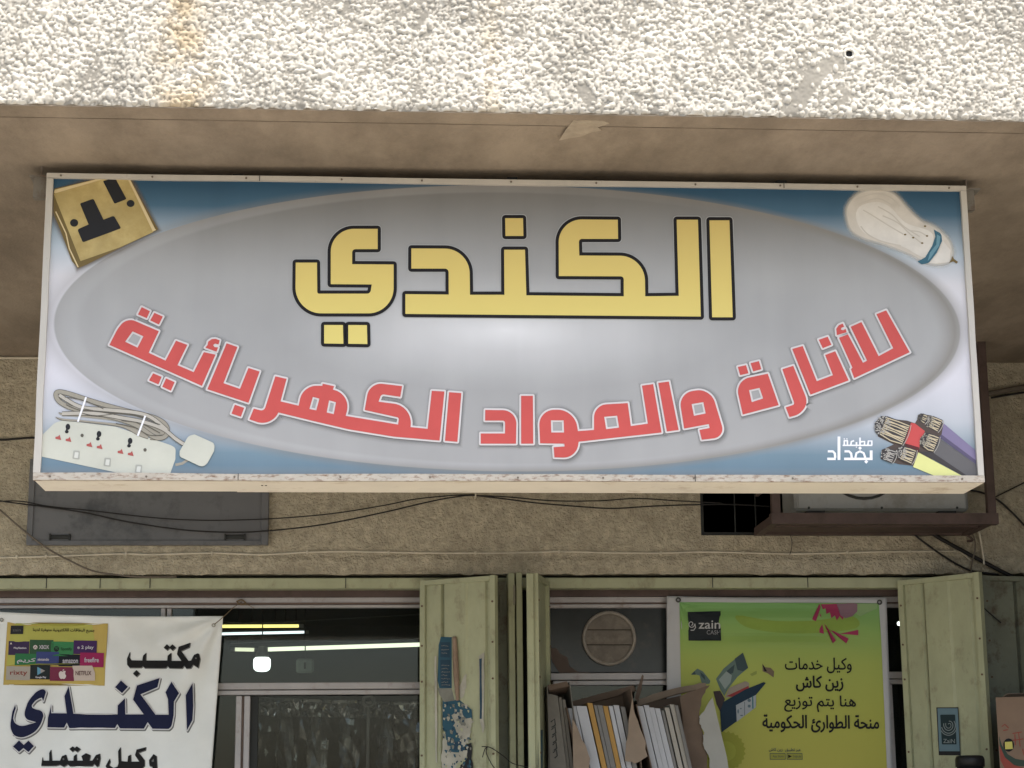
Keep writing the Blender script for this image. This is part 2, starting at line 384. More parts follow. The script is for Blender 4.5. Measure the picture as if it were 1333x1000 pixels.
for q in range(110000):
    cx_, cz_ = RNG.random()*nx, RNG.random()*nz
    d = dens[int(cz_), int(cx_)]
    if RNG.random() > .05+d*1.15: continue
    r = (.9+RNG.random()**2*1.9)*(1.55 if RNG.random() < .04 else 1)
    if smooth_spot(x0+cx_*res, z0+cz_*res) and RNG.random() < .93: continue
    i0, i1 = max(0, int(cx_-r-1)), min(nx, int(cx_+r+2)); j0, j1 = max(0, int(cz_-r-1)), min(nz, int(cz_+r+2))
    if i1 <= i0 or j1 <= j0: continue
    el = .7+RNG.random()*.6
    gx = (np.arange(i0, i1)-cx_)*el; gz = (np.arange(j0, j1)-cz_)/el
    D = 1-(gx[None, :]**2+gz[:, None]**2)/(r*r); D = np.sqrt(np.clip(D, 0, 1))*r*(.7+.5*RNG.random())
    H[j0:j1, i0:i1] = np.maximum(H[j0:j1, i0:i1], D)+.25*np.minimum(H[j0:j1, i0:i1], D)
Hm = H*res*.68+vnoise(5, 9)*.0022+vnoise(2, 10)*.002
edge = 1/(1+np.exp(-(GZ-4+vnoise(7, 21)*4)/1.2))          # ragged bottom arris
X = x0+GX*res; Z = z0+GZ*res; Z = Z+np.where(GZ == 0, (vnoise(6, 31)-.2)*.008, 0)
Yc = FY-Hm*edge+ (1-edge)*.006
vs = np.stack([X, Yc, Z], -1).reshape(-1, 3)
idx = np.arange((nx+1)*(nz+1)).reshape(nz+1, nx+1)
fs = np.stack([idx[:-1, :-1], idx[:-1, 1:], idx[1:, 1:], idx[1:, :-1]], -1).reshape(-1, 4)
# drain pipe hole through the roughcast
cen = vs[fs].mean(1); keep = np.hypot(cen[:, 0]-bolt.x, cen[:, 2]-bolt.z) > .0125; fs = fs[keep]
me = bpy.data.meshes.new('fascia'); me.vertices.add(len(vs)); me.vertices.foreach_set('co', vs.astype(np.float32).ravel())
me.loops.add(len(fs)*4); me.loops.foreach_set('vertex_index', fs.astype(np.int32).ravel()); me.polygons.add(len(fs))
me.polygons.foreach_set('loop_start', np.arange(0, len(fs)*4, 4, dtype=np.int32)); me.polygons.foreach_set('loop_total', np.full(len(fs), 4, np.int32))
me.update(calc_edges=True); me.polygons.foreach_set('use_smooth', [True]*len(fs))
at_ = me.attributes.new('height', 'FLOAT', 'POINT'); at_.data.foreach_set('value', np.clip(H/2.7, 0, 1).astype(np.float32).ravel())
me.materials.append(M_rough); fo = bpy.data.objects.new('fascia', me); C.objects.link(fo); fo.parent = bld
b = MB(); b.box(XL, x0, FY-.004, FY+.02, SOFZ, z1); b.box(x1, XR, FY-.004, FY+.02, SOFZ, z1); b.box(XL, XR, FY-.004, FY+.02, z1, z1+1.0); b.build('upper_fascia', M_roughfar, bld)
b = MB(); b.tube([(bolt.x, FY-.002, bolt.z), (bolt.x, FY+.07, bolt.z)], .0135, 14); b.build('drain_hole', M_black, bld)
b = MB(); b.tube([(bolt.x+.019*math.cos(t), FY-.006-.002*math.sin(3*t), bolt.z+.019*math.sin(t)) for t in [i*math.pi/10 for i in range(20)]], .0058, 8, closed=True); b.build('drain_collar', mat('pale_collar', (.50, .47, .40), .85, .15, 40), bld, True)
# soffit slab: drip strip, groove, slab
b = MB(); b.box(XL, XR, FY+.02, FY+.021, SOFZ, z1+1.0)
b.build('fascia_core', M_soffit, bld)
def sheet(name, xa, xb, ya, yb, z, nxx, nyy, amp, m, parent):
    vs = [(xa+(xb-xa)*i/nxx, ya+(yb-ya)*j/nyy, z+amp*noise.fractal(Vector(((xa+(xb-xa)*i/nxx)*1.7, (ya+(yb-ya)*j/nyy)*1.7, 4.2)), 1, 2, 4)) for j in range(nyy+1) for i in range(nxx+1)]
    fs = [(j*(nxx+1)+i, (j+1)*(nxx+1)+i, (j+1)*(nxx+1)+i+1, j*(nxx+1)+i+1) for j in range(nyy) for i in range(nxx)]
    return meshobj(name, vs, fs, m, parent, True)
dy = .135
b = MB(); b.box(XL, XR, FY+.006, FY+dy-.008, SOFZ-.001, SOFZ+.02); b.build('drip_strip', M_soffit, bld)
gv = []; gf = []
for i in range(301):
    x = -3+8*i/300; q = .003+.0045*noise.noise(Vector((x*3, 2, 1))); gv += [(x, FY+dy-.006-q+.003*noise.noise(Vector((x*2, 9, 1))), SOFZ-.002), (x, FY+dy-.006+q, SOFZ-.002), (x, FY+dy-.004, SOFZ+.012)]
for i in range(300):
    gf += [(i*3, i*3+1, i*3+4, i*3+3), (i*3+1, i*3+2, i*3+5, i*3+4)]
meshobj('drip_groove', gv, gf, mat('groove_shade_and_dirt', (.165, .132, .096), .9, .35, 12), bld)  # flat strip: groove shade and dirt both put into its dark colour
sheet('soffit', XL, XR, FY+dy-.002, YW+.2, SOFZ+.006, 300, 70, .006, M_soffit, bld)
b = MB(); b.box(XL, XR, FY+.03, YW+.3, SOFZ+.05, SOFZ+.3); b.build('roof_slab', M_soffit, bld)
b = MB(); b.prism([atp(x, y, Vector((0, 0, SOFZ-.003)), Vector((0, 0, 1))) for x, y in ((728, 183), (736, 170), (746, 157), (785, 157), (794, 161), (778, 166), (783, 170), (768, 173), (757, 178), (742, 180))], (0, 0, .002)); b.build('plaster_patch', M_patch, bld)

# main wall above the doors, cut by the shutter and the dark opening
def zw(px, py, Y=None): return at(px, py, YW if Y is None else Y).z
def xw(px, py, Y=None): return at(px, py, YW if Y is None else Y).x
ZB = zw(600, 747)                                    # bottom edge of the render
sh = (xw(40, 670), xw(349, 670), zw(200, 708), zw(200, 600)); op = (xw(912, 670), xw(1240, 670), zw(950, 697), zw(950, 560))
b = MB()
xs = [XL, sh[0], sh[1], op[0], op[1], XR]
for i, (a, c) in enumerate(zip(xs, xs[1:])):
    if i in (1, 3):
        h = sh if i == 1 else op
        b.box(a, c, YW, YW+.25, ZB, h[2]); b.box(a, c, YW, YW+.25, h[3], SOFZ+.02)
    else: b.box(a, c, YW, YW+.25, ZB, SOFZ+.02)
b.build('wall', M_wall, bld)
# rough render lip at the wall's lower edge, chipped
vs = []; fs = []; n = 400
for i in range(n+1):
    x = xw(-40, 745)+(xw(1390, 745)-xw(-40, 745))*i/n
    c = .012*noise.fractal(Vector((x*8, 1, 0)), .8, 2, 6)+.05*max(0, noise.noise(Vector((x*2.3, 5, 0)))-.1)
    t = YW-.012-.004*noise.noise(Vector((x*9, 3, 0)))
    vs += [(x, YW-.001, ZB+.10+c), (x, t, ZB+.075+c), (x, t, ZB+c-.004), (x, YW+.01, ZB+c-.004)]
for i in range(n):
    a = i*4
    for k in range(3): fs.append((a+k, a+k+1, a+k+5, a+k+4))
meshobj('render_lip', vs, fs, M_wall, bld)
# side walls left and right of the shop, and an added wall out of view
for xa, xb in ((XL, at(-420, 900, YW).x), (at(1480, 900, YW).x, XR)): b = MB(); b.box(xa, xb, YW, YW+.25, .14, ZB); b.build('side_wall', M_wall, bld)
b = MB(); b.box(4.0, 4.3, FY+.3, YW-.002, .14, SOFZ+.02); b.build('added_shade_wall', mat('shade_wall_dark', (.09, .075, .055), .9), bld)  # added unseen dark wall that cuts the light from the right
# dark cable groove on the upper wall at the left, where the render changes
# blue-grey metal shutter over the transom
s_ = MB(); s_.box(sh[0]+.005, sh[1]-.005, YW-.03, YW+.02, sh[2]+.005, sh[3], b=.006)
shp = s_.build('transom_shutter', M_bluegrey, bld)
s_ = MB(); s_.box(sh[0]-.01, sh[0]+.02, YW-.042, YW-.01, sh[2]-.012, sh[3]); s_.box(sh[1]-.035, sh[1]+.006, YW-.05, YW-.01, sh[2]-.012, sh[3], b=.004); s_.box(sh[0]+.02, sh[1]-.035, YW-.04, YW-.01, sh[2]-.012, sh[2]+.012); s_.build('frame', M_bluegrey, shp)
for cx_ in (79, 306):
    s_ = MB(); xa, xb = xw(cx_-12, 700), xw(cx_+13, 700); za, zb = zw(cx_, 703), zw(cx_, 698)
    s_.box(xa, xb, YW-.045, YW-.036, za, zb, b=.003); s_.box(xa-.004, xa+.004, YW-.055, YW-.03, za-.006, zb+.006); s_.box(xb-.004, xb+.004, YW-.055, YW-.03, za-.006, zb+.006); s_.build('latch', M_dark, shp)
# dark opening, recessed, with a steel frame
s_ = MB(); s_.box(op[0], op[1], YW+.16, YW+.17, op[2], op[3]); tw = s_.build('transom_window', mat('grimy_dark_glass', (.028, .034, .035), .25, .3, 5), bld)
s_ = MB()
for xa, xb, za, zb in ((op[0], op[0]+.02, op[2], op[3]), (op[1]-.02, op[1], op[2], op[3]), (op[0]+.02, op[1]-.02, op[2], op[2]+.02)): s_.box(xa, xb, YW+.02, YW+.06, za, zb)
for px in (958, 985, 1018): s_.box(xw(px, 670)-.003, xw(px, 670)+.003, YW+.03, YW+.036, op[2]+.02, op[3])
s_.build('frame', M_dark, tw)

# ---------------- shopfront: green lintel, maroon strip, aluminium frames, glass
YL = YW+.01
z_t, z_b = zw(400, 752), zw(400, 766); XA, XB = xw(-420, 760), xw(1480, 760)
b = MB(); b.box(XA, XB, YL, YL+.10, z_b, z_t, b=.004); lin = b.build('lintel', M_green, bld)
for px in (60, 195, 450, 928, 1052, 130):
    b = MB(); b.box(xw(px, 760)-.002, xw(px, 760)+.002, YL-.004, YL, z_b+.002, z_t-.002); b.build('joint', M_dark, lin)
b = MB(); b.box(XA, XB, YW+.12, YW+.2, z_t, ZB+.15); b.build('gap_backing', M_black, bld)
YM = YL+.12; b = MB(); b.box(XA, XB, YM, YM+.05, zw(400, 777, YM), zw(400, 758, YM)); b.build('maroon_strip', M_maroon, bld)
YA = YL+.15
win = MB()
def rail(mb, p0, p1, y0, y1, Y=YA, d=.05, mi=0):
    xm = (p0+p1)/2; ym = (y0+y1)/2; mb.box(xw(p0, ym, Y), xw(p1, ym, Y), Y, Y+d, zw(xm, y1, Y), zw(xm, y0, Y), mi, b=.003)
sfl = bpy.data.objects.new('shop_window', None); C.objects.link(sfl); sfl.parent = bld
sfr = bpy.data.objects.new('shop_window', None); C.objects.link(sfr); sfr.parent = bld
def part_rail(parent, *a, m=M_alu, name='rail', **k):
    mb = MB(); rail(mb, *a, **k); return mb.build(name, m, parent)
# left side (from beyond the left edge to the left leaf)
for args in ((-400, 560, 777, 785), (-400, 560, 788, 792)): part_rail(sfl, *args)
part_rail(sfl, -400, 560, 785, 788, m=M_alub, Y=YA+.008, d=.03, name='groove')
part_rail(sfl, -400, 560, 890, 899); part_rail(sfl, -400, 560, 900, 906, Y=YA-.006)
part_rail(sfl, 208, 214, 792, 890); part_rail(sfl, 216, 222, 792, 890, Y=YA-.004)
part_rail(sfl, 303, 311, 906, 1300); part_rail(sfl, 314, 322, 906, 1300, Y=YA-.004); part_rail(sfl, 322, 333, 906, 1300, Y=YA+.03, m=M_dark)
part_rail(sfl, 311, 314, 906, 1300, Y=YA+.01, d=.03, m=M_alub, name='groove')
def pane(parent, p0, p1, y0, y1, m=M_glass, Y=YA+.025):
    xm = (p0+p1)/2; ym = (y0+y1)/2; mb = MB(); mb.box(xw(p0, ym, Y), xw(p1, ym, Y), Y, Y+.004, zw(xm, y1, Y), zw(xm, y0, Y)); return mb.build('pane', m, parent)
pane(sfl, -400, 208, 792, 890); pane(sfl, 222, 560, 792, 890); pane(sfl, -400, 303, 906, 1300)
pane(sfl, 333, 560, 906, 1300, glass('door_glass', (.85, .87, .85), .35, .05, .008))
# right side
part_rail(sfr, 705, 1330, 776, 784); part_rail(sfr, 705, 1330, 786, 791); part_rail(sfr, 705, 1330, 784, 786, m=M_alub, Y=YA+.008, d=.03, name='groove')
part_rail(sfr, 705, 1330, 875, 884); part_rail(sfr, 720, 1330, 885, 891, Y=YA-.006)
part_rail(sfr, 1150, 1163, 891, 1300); part_rail(sfr, 1165, 1172, 891, 1300, Y=YA-.004); part_rail(sfr, 869, 880, 791, 875)
vent_c = (793, 831)
# panel with the vent: dark painted glass around a round hole
pl = Print(lambda x, y, k: at(x, y, YA+.025-.002*k))
outer = [(705, 791), (869, 791), (869, 875), (705, 875)]
hole = [(vent_c[0]+32*math.cos(t), vent_c[1]+33*math.sin(t)) for t in [i*math.pi/18 for i in range(36)]]
pl.add([orient(outer), orient(hole, False)], mat('dark_painted_glass', (.022, .026, .027), .22, .3, 3, dirt=(.06, .05, .042), dscale=5, dlo=.55, dhi=.8), 0); pl.build('pane', sfr)
pane(sfr, 880, 1330, 791, 875); pane(sfr, 705, 1150, 891, 1300); pane(sfr, 1172, 1330, 891, 1300)
# round extractor vent with louvre flaps
M_vent = mat('dusty_grey_plastic', (.16, .14, .115), .7, .2, 14, .0006, 60, dirt=(.24, .21, .17), dscale=12)
vent = bpy.data.objects.new('air_vent', None); C.objects.link(vent); vent.parent = bld
vb = MB(); vb.tube([at(vent_c[0]+33*math.cos(t), vent_c[1]+33.5*math.sin(t), YA+.01) for t in [i*math.pi/24 for i in range(48)]], .0105, 8, closed=True)
vb.build('vent_ring', mat('pale_vent_ring', (.24, .215, .18), .55, .25, 12), vent, True)
def chord(y): return 31*math.sqrt(max(0, 1-((y-vent_c[1])/32.)**2))
for y0_, y1_ in ((800, 819.5), (820.5, 839), (840, 862)):
    pts = []
    for t in range(9):
        y = y0_+(y1_-y0_)*t/8; pts.append((y, chord(y)))
    vb = MB(); front = [at(vent_c[0]-c, y, YA+.028-.022*(y-y0_)/(y1_-y0_)) for y, c in pts]+[at(vent_c[0]+c, y, YA+.028-.022*(y-y0_)/(y1_-y0_)) for y, c in pts[::-1]]
    vb.prism(front, (0, .004, 0)); vb.build('louvre_flap', M_vent, vent)
vb = MB(); vb.prism([at(vent_c[0]+32*math.cos(t), vent_c[1]+32*math.sin(t), YA+.05) for t in [i*math.pi/12 for i in range(24)]], (0, .02, 0)); vb.build('vent_back', M_black, vent)
# torn brown paper on that pane
pl = Print(lambda x, y, k: at(x, y, YA+.02)); pl.poly([(0, 30), (40, 30), (60, 60), (95, 75), (105, 120), (150, 150), (200, 150), (200, 160), (60, 160), (20, 100)], mat('brown_paper_scrap', (.10, .075, .06), .9), 0, 714, 836, 3.85); pl.build('paper_remnant', bld)

# posts between the two doors
def post(p0, p1, y0, Y, d, m=M_green, name='door_post'):
    mb = MB(); mb.box(xw(p0, 870, Y), xw(p1, 870, Y), Y, Y+d, .14, zw((p0+p1)/2, y0, Y), b=.003); return mb.build(name, m, bld)
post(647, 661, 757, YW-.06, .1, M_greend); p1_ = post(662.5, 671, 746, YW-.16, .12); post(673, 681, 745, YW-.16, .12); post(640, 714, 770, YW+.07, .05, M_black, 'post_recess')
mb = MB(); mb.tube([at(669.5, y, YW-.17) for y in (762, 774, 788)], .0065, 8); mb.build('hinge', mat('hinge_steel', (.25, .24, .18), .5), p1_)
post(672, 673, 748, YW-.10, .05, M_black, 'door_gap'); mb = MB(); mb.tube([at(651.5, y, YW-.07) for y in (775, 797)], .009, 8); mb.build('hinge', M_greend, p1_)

# ---------------- metal door leaves
M_rustn = mat('rusty_rivet', (.12, .075, .045), .7, .3, 30)
def leaf(pxa, Ya, pxb, Yb, pytop_a, prof, m, edge_m, name='door_leaf', label=None, ztop=None):
    """prof: list of (u 0..1, outward offset m)"""
    A = at(pxa, 870, Ya); B = at(pxb, 870, Yb); A.z = B.z = 0
    Wd = (B-A).length; U = (B-A).normalized(); Nn = Vector((U.y, -U.x, 0))
    if Nn.dot(CAM-A) < 0: Nn = -Nn
    zt = at(pxa, pytop_a, Ya).z if ztop is None else ztop; zb = .2
    root = bpy.data.objects.new(name, None); C.objects.link(root); root.parent = bld
    if label: root['label'] = label
    vs = []; fs = []
    for z in (zb, zt):
        for u, o in prof: vs.append(A+U*Wd*u+Nn*o+Vector((0, 0, z)))
        for u, o in prof[::-1]: vs.append(A+U*Wd*u-Nn*.012+Vector((0, 0, z)))
    n = 2*len(prof)
    for i in range(n): fs.append((i, (i+1) % n, n+(i+1) % n, n+i))
    fs += [tuple(range(n))[::-1], tuple(range(n, 2*n))]
    mb = MB(); mb.add(vs, fs); mb.build('sheet', m, root)
    for u0, u1 in ((-.012, .055), (.945, 1.012)):
        mb = MB(); p = A+U*Wd*(u0+u1)/2+Nn*.004; mb.bar(p+Vector((0, 0, zb)), p+Vector((0, 0, zt+.004)), .034, Wd*(u1-u0), up=U); mb.build('edge_bar', edge_m, root)
    mb = MB(); mb.bar(A+U*Wd*.056+Nn*.006+Vector((0, 0, zt-.012)), A+U*Wd*.944+Nn*.006+Vector((0, 0, zt-.012)), .034, .026, up=Vector((0, 0, 1))); mb.build('top_bar', edge_m, root)
    for zz in (.25, .62, 1.0, 1.4, 1.9, 2.3, zt-.14, zt-.36):
        for u in (.02, .98):
            mb = MB(); p = A+U*Wd*u+Nn*.019+Vector((0, 0, zz)); mb.tube([p, p+Nn*.006], .006, 7); mb.build('rivet', M_rustn, root)
    return root, (lambda px, py, k=0: atp(px, py, A+Nn*(.008+.0015*k), Nn))
prof1 = [(0.05, 0), (.06, .004), (.255, .004), (.275, -.012), (.295, -.012), (.315, .010), (.60, .010), (.63, .003), (.86, .003), (.88, -.008), (.95, -.008)]
lf1, s1 = leaf(550, YW-.02, 646, YW-.27, 757, prof1, M_green, M_green, ztop=zw(600, 754, YW-.13))
lf2, s2 = leaf(1178, YW-.02, 1283, YW-.42, 758, prof1, M_green, M_green, ztop=zw(1176, 757, YW-.02))
lf3, s3 = leaf(712, YW-.02, 697, YW-.40, 757, [(0.05, 0), (.3, 0), (.32, .006), (.7, .006), (.72, 0), (.95, 0)], M_green, M_green, ztop=zw(711, 758, YW-.02))
mb = MB(); mb.box(xw(687, 870, YW-.42), xw(696, 870, YW-.42), YW-.42, YW-.38, .2, zw(690, 746, YW-.42), b=.003); mb.build('leaf_edge', M_green, lf3)
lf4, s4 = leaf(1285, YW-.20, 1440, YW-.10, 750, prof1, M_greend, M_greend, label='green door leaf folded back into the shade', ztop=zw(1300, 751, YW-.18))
# interior of the shop
b = MB(); zc = zw(400, 780, YA)+.32
RB = YW+5.2
b.box(XA, XB, YA+.06, RB, zc, zc+.05); b.box(XA, XB, RB, RB+.05, .14, zc); b.box(XA-.05, XA, YA+.06, RB, .14, zc); b.box(XB, XB+.05, YA+.06, RB, .14, zc); b.box(XA, XB, YA, YA+.06, zw(400, 778, YA)+.0, zc+.3)
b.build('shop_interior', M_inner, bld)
b = MB(); b.box(XA, XB, YA+.06, RB, .142, .15); b.build('shop_floor', mat('shop_tiles', (.2, .19, .17), .5), bld)
# interior clutter seen through the glass: high shelf with things
b = MB()
# ------------------------------------------------------------------ lit lamps in the shop
def tube_lamp(pa, pb, Y, r, colr, st, label):
    t = thing('fluorescent_tube', label, 'light', 'lit tubes inside the shop'); a = at(*pa, Y); c = at(*pb, Y); d = (c-a).normalized()
    mb = MB(); mb.tube([a, c], r, 10); mb.build('glass_tube', mat('lit_tube', colr, emis=st), t)
    for p, q in ((a-d*.03, a), (c, c+d*.03)): mb = MB(); mb.tube([p, q], r*1.15, 10); mb.build('end_cap', M_alu, t)
    mb = MB(); mb.bar(a+Vector((0, .01, r*2.0)), c+Vector((0, .01, r*2.0)), r*2.4, r*1.5); mb.build('batten', M_inner, t)
    for q in (.15, .85):
        p = a.lerp(c, q)
        mb = MB(); mb.tube([p+Vector((0, .01, r*2.5)), Vector((p.x, p.y+.01, zc))], .004, 6); mb.build('hanger', M_dark, t)
tube_lamp((180, 816), (389, 815), YW+1.6, .010, (1, .78, .25), 1.0, 'yellow lit tube nearest the top of the shop window')
tube_lamp((230, 826.5), (396, 823), YW+1.9, .0085, (.85, .92, 1), .95, 'bluish white lit tube just under the yellow one')
tube_lamp((306, 845.5), (331, 846), YW+2.6, .0125, (1, .97, .72), .55, 'short pale lit tube left of the glowing bulb')
tube_lamp((349, 845.5), (585, 838), YW+2.6, .014, (.98, 1, .76), .75, 'long pale lit tube running right of the glowing bulb')
for pts, lab in (([(230, 806), (330, 811), (440, 806), (560, 799)], 'thin grey wire sagging under the shop ceiling, upper one'), ([(300, 838), (390, 834), (470, 836), (560, 830)], 'thin grey wire sagging under the shop ceiling, lower one')):
    mb = MB(); mb.tube(curve_pts([at(x, y, YW+1.2) for x, y in pts], 5), .003, 5); tag(mb.build('ceiling_wire', mat('grey_wire', (.14, .14, .13), .6)), lab, 'wire')
bt = thing('light_bulb', 'square-bodied white glowing bulb hanging behind the left shop window', 'light')
bc = at(341, 865, YW+1.3)
def lathe(mb, c, prof, n=16, mi=0):
    vs = [(c.x+r*math.cos(2*math.pi*k/n), c.y+r*math.sin(2*math.pi*k/n), c.z+z) for r, z in prof for k in range(n)]
    mb.add(vs, [(i*n+k, i*n+(k+1) % n, (i+1)*n+(k+1) % n, (i+1)*n+k) for i in range(len(prof)-1) for k in range(n)]+[tuple(range(n)), tuple(range((len(prof)-1)*n, len(prof)*n))], mi)
mb = MB(); lathe(mb, bc, [(.01, -.045), (.036, -.041), (.050, -.028), (.054, 0), (.052, .032), (.042, .042)]); mb.build('bulb', mat('lit_bulb', (.93, 1, .97), emis=1.5), bt, True)
mb = MB(); lathe(mb, bc, [(.042, .043), (.036, .07), (.028, .08), (.026, .11), (.004, .115)]); mb.build('cap', M_alu, bt)
mb = MB(); mb.tube([bc+Vector((0, 0, .11)), (bc.x, bc.y, zc)], .004, 6); mb.build('flex', M_dark, bt)
sb = thing('junction_box', 'small pale square socket box hanging behind the shop glass', 'socket'); p = at(397, 867, YW+1.5)
mb = MB(); mb.box(p.x-.055, p.x+.055, p.y-.02, p.y+.02, p.z-.045, p.z+.045, b=.012); mb.build('box', mat('pale_green_plastic', (.34, .37, .33), .5), sb)
mb = MB(); mb.tube([(p.x, p.y, p.z+.045), (p.x, p.y, zc)], .004, 6); mb.build('flex', M_dark, sb)
mb = MB(); mb.box(p.x-.006, p.x+.006, p.y-.024, p.y-.02, p.z-.02, p.z+.02); mb.build('slot', M_dark, sb)
lt = thing('light_bulb', 'small bright lamp glimpsed beside the green banner', 'light'); p = at(1171, 812, YW+2.0)
mb = MB(); lathe(mb, p, [(.004, -.014), (.014, -.01), (.017, 0), (.014, .01), (.005, .014)]); mb.build('bulb', mat('lit_bulb_far', (1, 1, .98), emis=2.5), lt, True)
mb = MB(); mb.tube([p+Vector((0, 0, .013)), (p.x, p.y, zc)], .004, 6); mb.build('flex', M_dark, lt)

# ------------------------------------------------------------------ the big sign
sign = thing('shop_sign', 'large white-framed lightbox sign with yellow and red lettering hanging under the soffit', 'sign')
TL, TR, BR, BL = at(62, 224, 0), at(1258, 244, 0), at(1281, 629, 0), at(42, 624, 0)
SX0 = (TL.x+BL.x)/2; SX1 = (TR.x+BR.x)/2; SZ1 = (TL.z+TR.z)/2; SZ0 = (BL.z+BR.z)/2; SD = .27
def E(px, py): return at(px, py, 0)
def sign_mat():
    m = bpy.data.materials.new('sign_print'); m.use_nodes = True; n = m.node_tree; N = n.nodes; L = n.links; b = N['Principled BSDF']; b.inputs['Roughness'].default_value = .42; b.inputs['Specular IOR Level'].default_value = .2
    g = N.new('ShaderNodeNewGeometry'); sx = N.new('ShaderNodeSeparateXYZ'); L.new(g.outputs['Position'], sx.inputs[0])
    def mth(op, a, b_=None, c=None):
        q = N.new('ShaderNodeMath'); q.operation = op
        for i, v in enumerate((a, b_, c)):
            if v is None: continue
            if isinstance(v, (int, float)): q.inputs[i].default_value = v
            else: L.new(v, q.inputs[i])
        return q.outputs[0]
    def ramp(v, stops):
        r = N.new('ShaderNodeValToRGB'); L.new(v, r.inputs[0]); e = r.color_ramp.elements
        e[0].position, e[0].color = stops[0][0], (*stops[0][1], 1); e[1].position, e[1].color = stops[-1][0], (*stops[-1][1], 1)
        for p, c in stops[1:-1]: q = e.new(p); q.color = (*c, 1)
        return r.outputs[0]
    def mix(f, a, c):
        q = N.new('ShaderNodeMix'); q.data_type = 'RGBA'; L.new(f, q.inputs[0])
        for i, v in ((6, a), (7, c)):
            if isinstance(v, tuple): q.inputs[i].default_value = (*v, 1)
            else: L.new(v, q.inputs[i])
        return q.outputs[2]
    lx, rx = E(70, 412).x, E(1251, 430).x; tz, bz = E(655, 240).z, E(650, 613).z
    cx_, cz_ = (lx+rx)/2, (tz+bz)/2; a_, b_ = (rx-lx)/2, (tz-bz)/2
    nzt = N.new('ShaderNodeTexNoise'); nzt.inputs['Scale'].default_value = 2.5; nzt.inputs['Detail'].default_value = 7; L.new(g.outputs['Position'], nzt.inputs[0])
    u = mth('DIVIDE', mth('SUBTRACT', sx.outputs[0], cx_), a_); v = mth('DIVIDE', mth('SUBTRACT', sx.outputs[2], cz_), b_)
    r = mth('SQRT', mth('ADD', mth('MULTIPLY', u, u), mth('MULTIPLY', v, v)))
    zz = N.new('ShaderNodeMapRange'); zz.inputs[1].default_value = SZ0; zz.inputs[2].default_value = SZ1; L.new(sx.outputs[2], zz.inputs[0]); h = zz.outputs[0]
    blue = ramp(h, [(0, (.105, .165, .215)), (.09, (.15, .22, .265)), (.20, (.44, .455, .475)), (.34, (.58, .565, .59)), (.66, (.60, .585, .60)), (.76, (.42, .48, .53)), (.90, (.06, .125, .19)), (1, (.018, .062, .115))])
    # silver airbrush inside the ellipse: bright low centre fading to mid grey
    du = mth('DIVIDE', mth('SUBTRACT', u, -.02), .50); dv = mth('DIVIDE', mth('SUBTRACT', v, -.03), .42); rr = mth('SQRT', mth('ADD', mth('MULTIPLY', du, du), mth('MULTIPLY', dv, dv)))
    grey = ramp(rr, [(0, (.66, .65, .635)), (.35, (.49, .482, .468)), (.8, (.37, .364, .352)), (1, (.335, .33, .318))])
    up = N.new('ShaderNodeMapRange'); up.inputs[1].default_value = .25; up.inputs[2].default_value = 1; up.inputs[3].default_value = 1.0; up.inputs[4].default_value = .52; up.interpolation_type = 'SMOOTHSTEP'; L.new(v, up.inputs[0])  # darkens towards the top: soffit shade put into the print colour
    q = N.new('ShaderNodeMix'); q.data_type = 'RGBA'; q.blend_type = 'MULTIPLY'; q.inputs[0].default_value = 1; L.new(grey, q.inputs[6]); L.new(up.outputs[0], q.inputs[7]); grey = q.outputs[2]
    # light rim inside the edge, soft brown shadow outside it: stronger at the right
    dd = mth('MULTIPLY', mth('SUBTRACT', r, 1), 1)
    rim = N.new('ShaderNodeMapRange'); rim.inputs[1].default_value = -.06; rim.inputs[2].default_value = -.045; L.new(dd, rim.inputs[0])
    lft = N.new('ShaderNodeMapRange'); lft.inputs[1].default_value = .55; lft.inputs[2].default_value = -.2; L.new(u, lft.inputs[0])
    grey = mix(mth('MULTIPLY', mth('MULTIPLY', rim.outputs[0], lft.outputs[0]), .18), grey, (.46, .455, .45))
    ins = N.new('ShaderNodeMapRange'); ins.inputs[1].default_value = .002; ins.inputs[2].default_value = -.002; L.new(dd, ins.inputs[0])
    sh_ = N.new('ShaderNodeMapRange'); sh_.inputs[1].default_value = .045; sh_.inputs[2].default_value = .0; L.new(mth('ABSOLUTE', mth('SUBTRACT', dd, mth('MULTIPLY', u, -.012))), sh_.inputs[0])
    col = mix(ins.outputs[0], blue, grey)
    rg = N.new('ShaderNodeMapRange'); rg.inputs[1].default_value = -.9; rg.inputs[2].default_value = .8; rg.inputs[3].default_value = .32; rg.inputs[4].default_value = .88; L.new(u, rg.inputs[0])
    low = N.new('ShaderNodeMapRange'); low.inputs[1].default_value = .75; low.inputs[2].default_value = .99; low.inputs[3].default_value = 1; low.inputs[4].default_value = .45; L.new(v, low.inputs[0])
    col = mix(mth('MULTIPLY', mth('MULTIPLY', mth('POWER', sh_.outputs[0], 1.3), rg.outputs[0]), low.outputs[0]), col, (.215, .20, .175))
    # faint vertical wash marks and dust
    mp = N.new('ShaderNodeMapping'); mp.inputs['Scale'].default_value = (5, 1, .5); L.new(g.outputs['Position'], mp.inputs[0])
    st = N.new('ShaderNodeTexNoise'); st.inputs['Scale'].default_value = 1.4; st.inputs['Detail'].default_value = 6; L.new(mp.outputs[0], st.inputs[0])
    m1 = N.new('ShaderNodeMapRange'); m1.inputs[1].default_value = .3; m1.inputs[2].default_value = .7; m1.inputs[3].default_value = .965; m1.inputs[4].default_value = 1.03; L.new(st.outputs[0], m1.inputs[0])
    m2 = N.new('ShaderNodeMapRange'); m2.inputs[1].default_value = .3; m2.inputs[2].default_value = .7; m2.inputs[3].default_value = .94; m2.inputs[4].default_value = 1.05; L.new(nzt.outputs[0], m2.inputs[0])
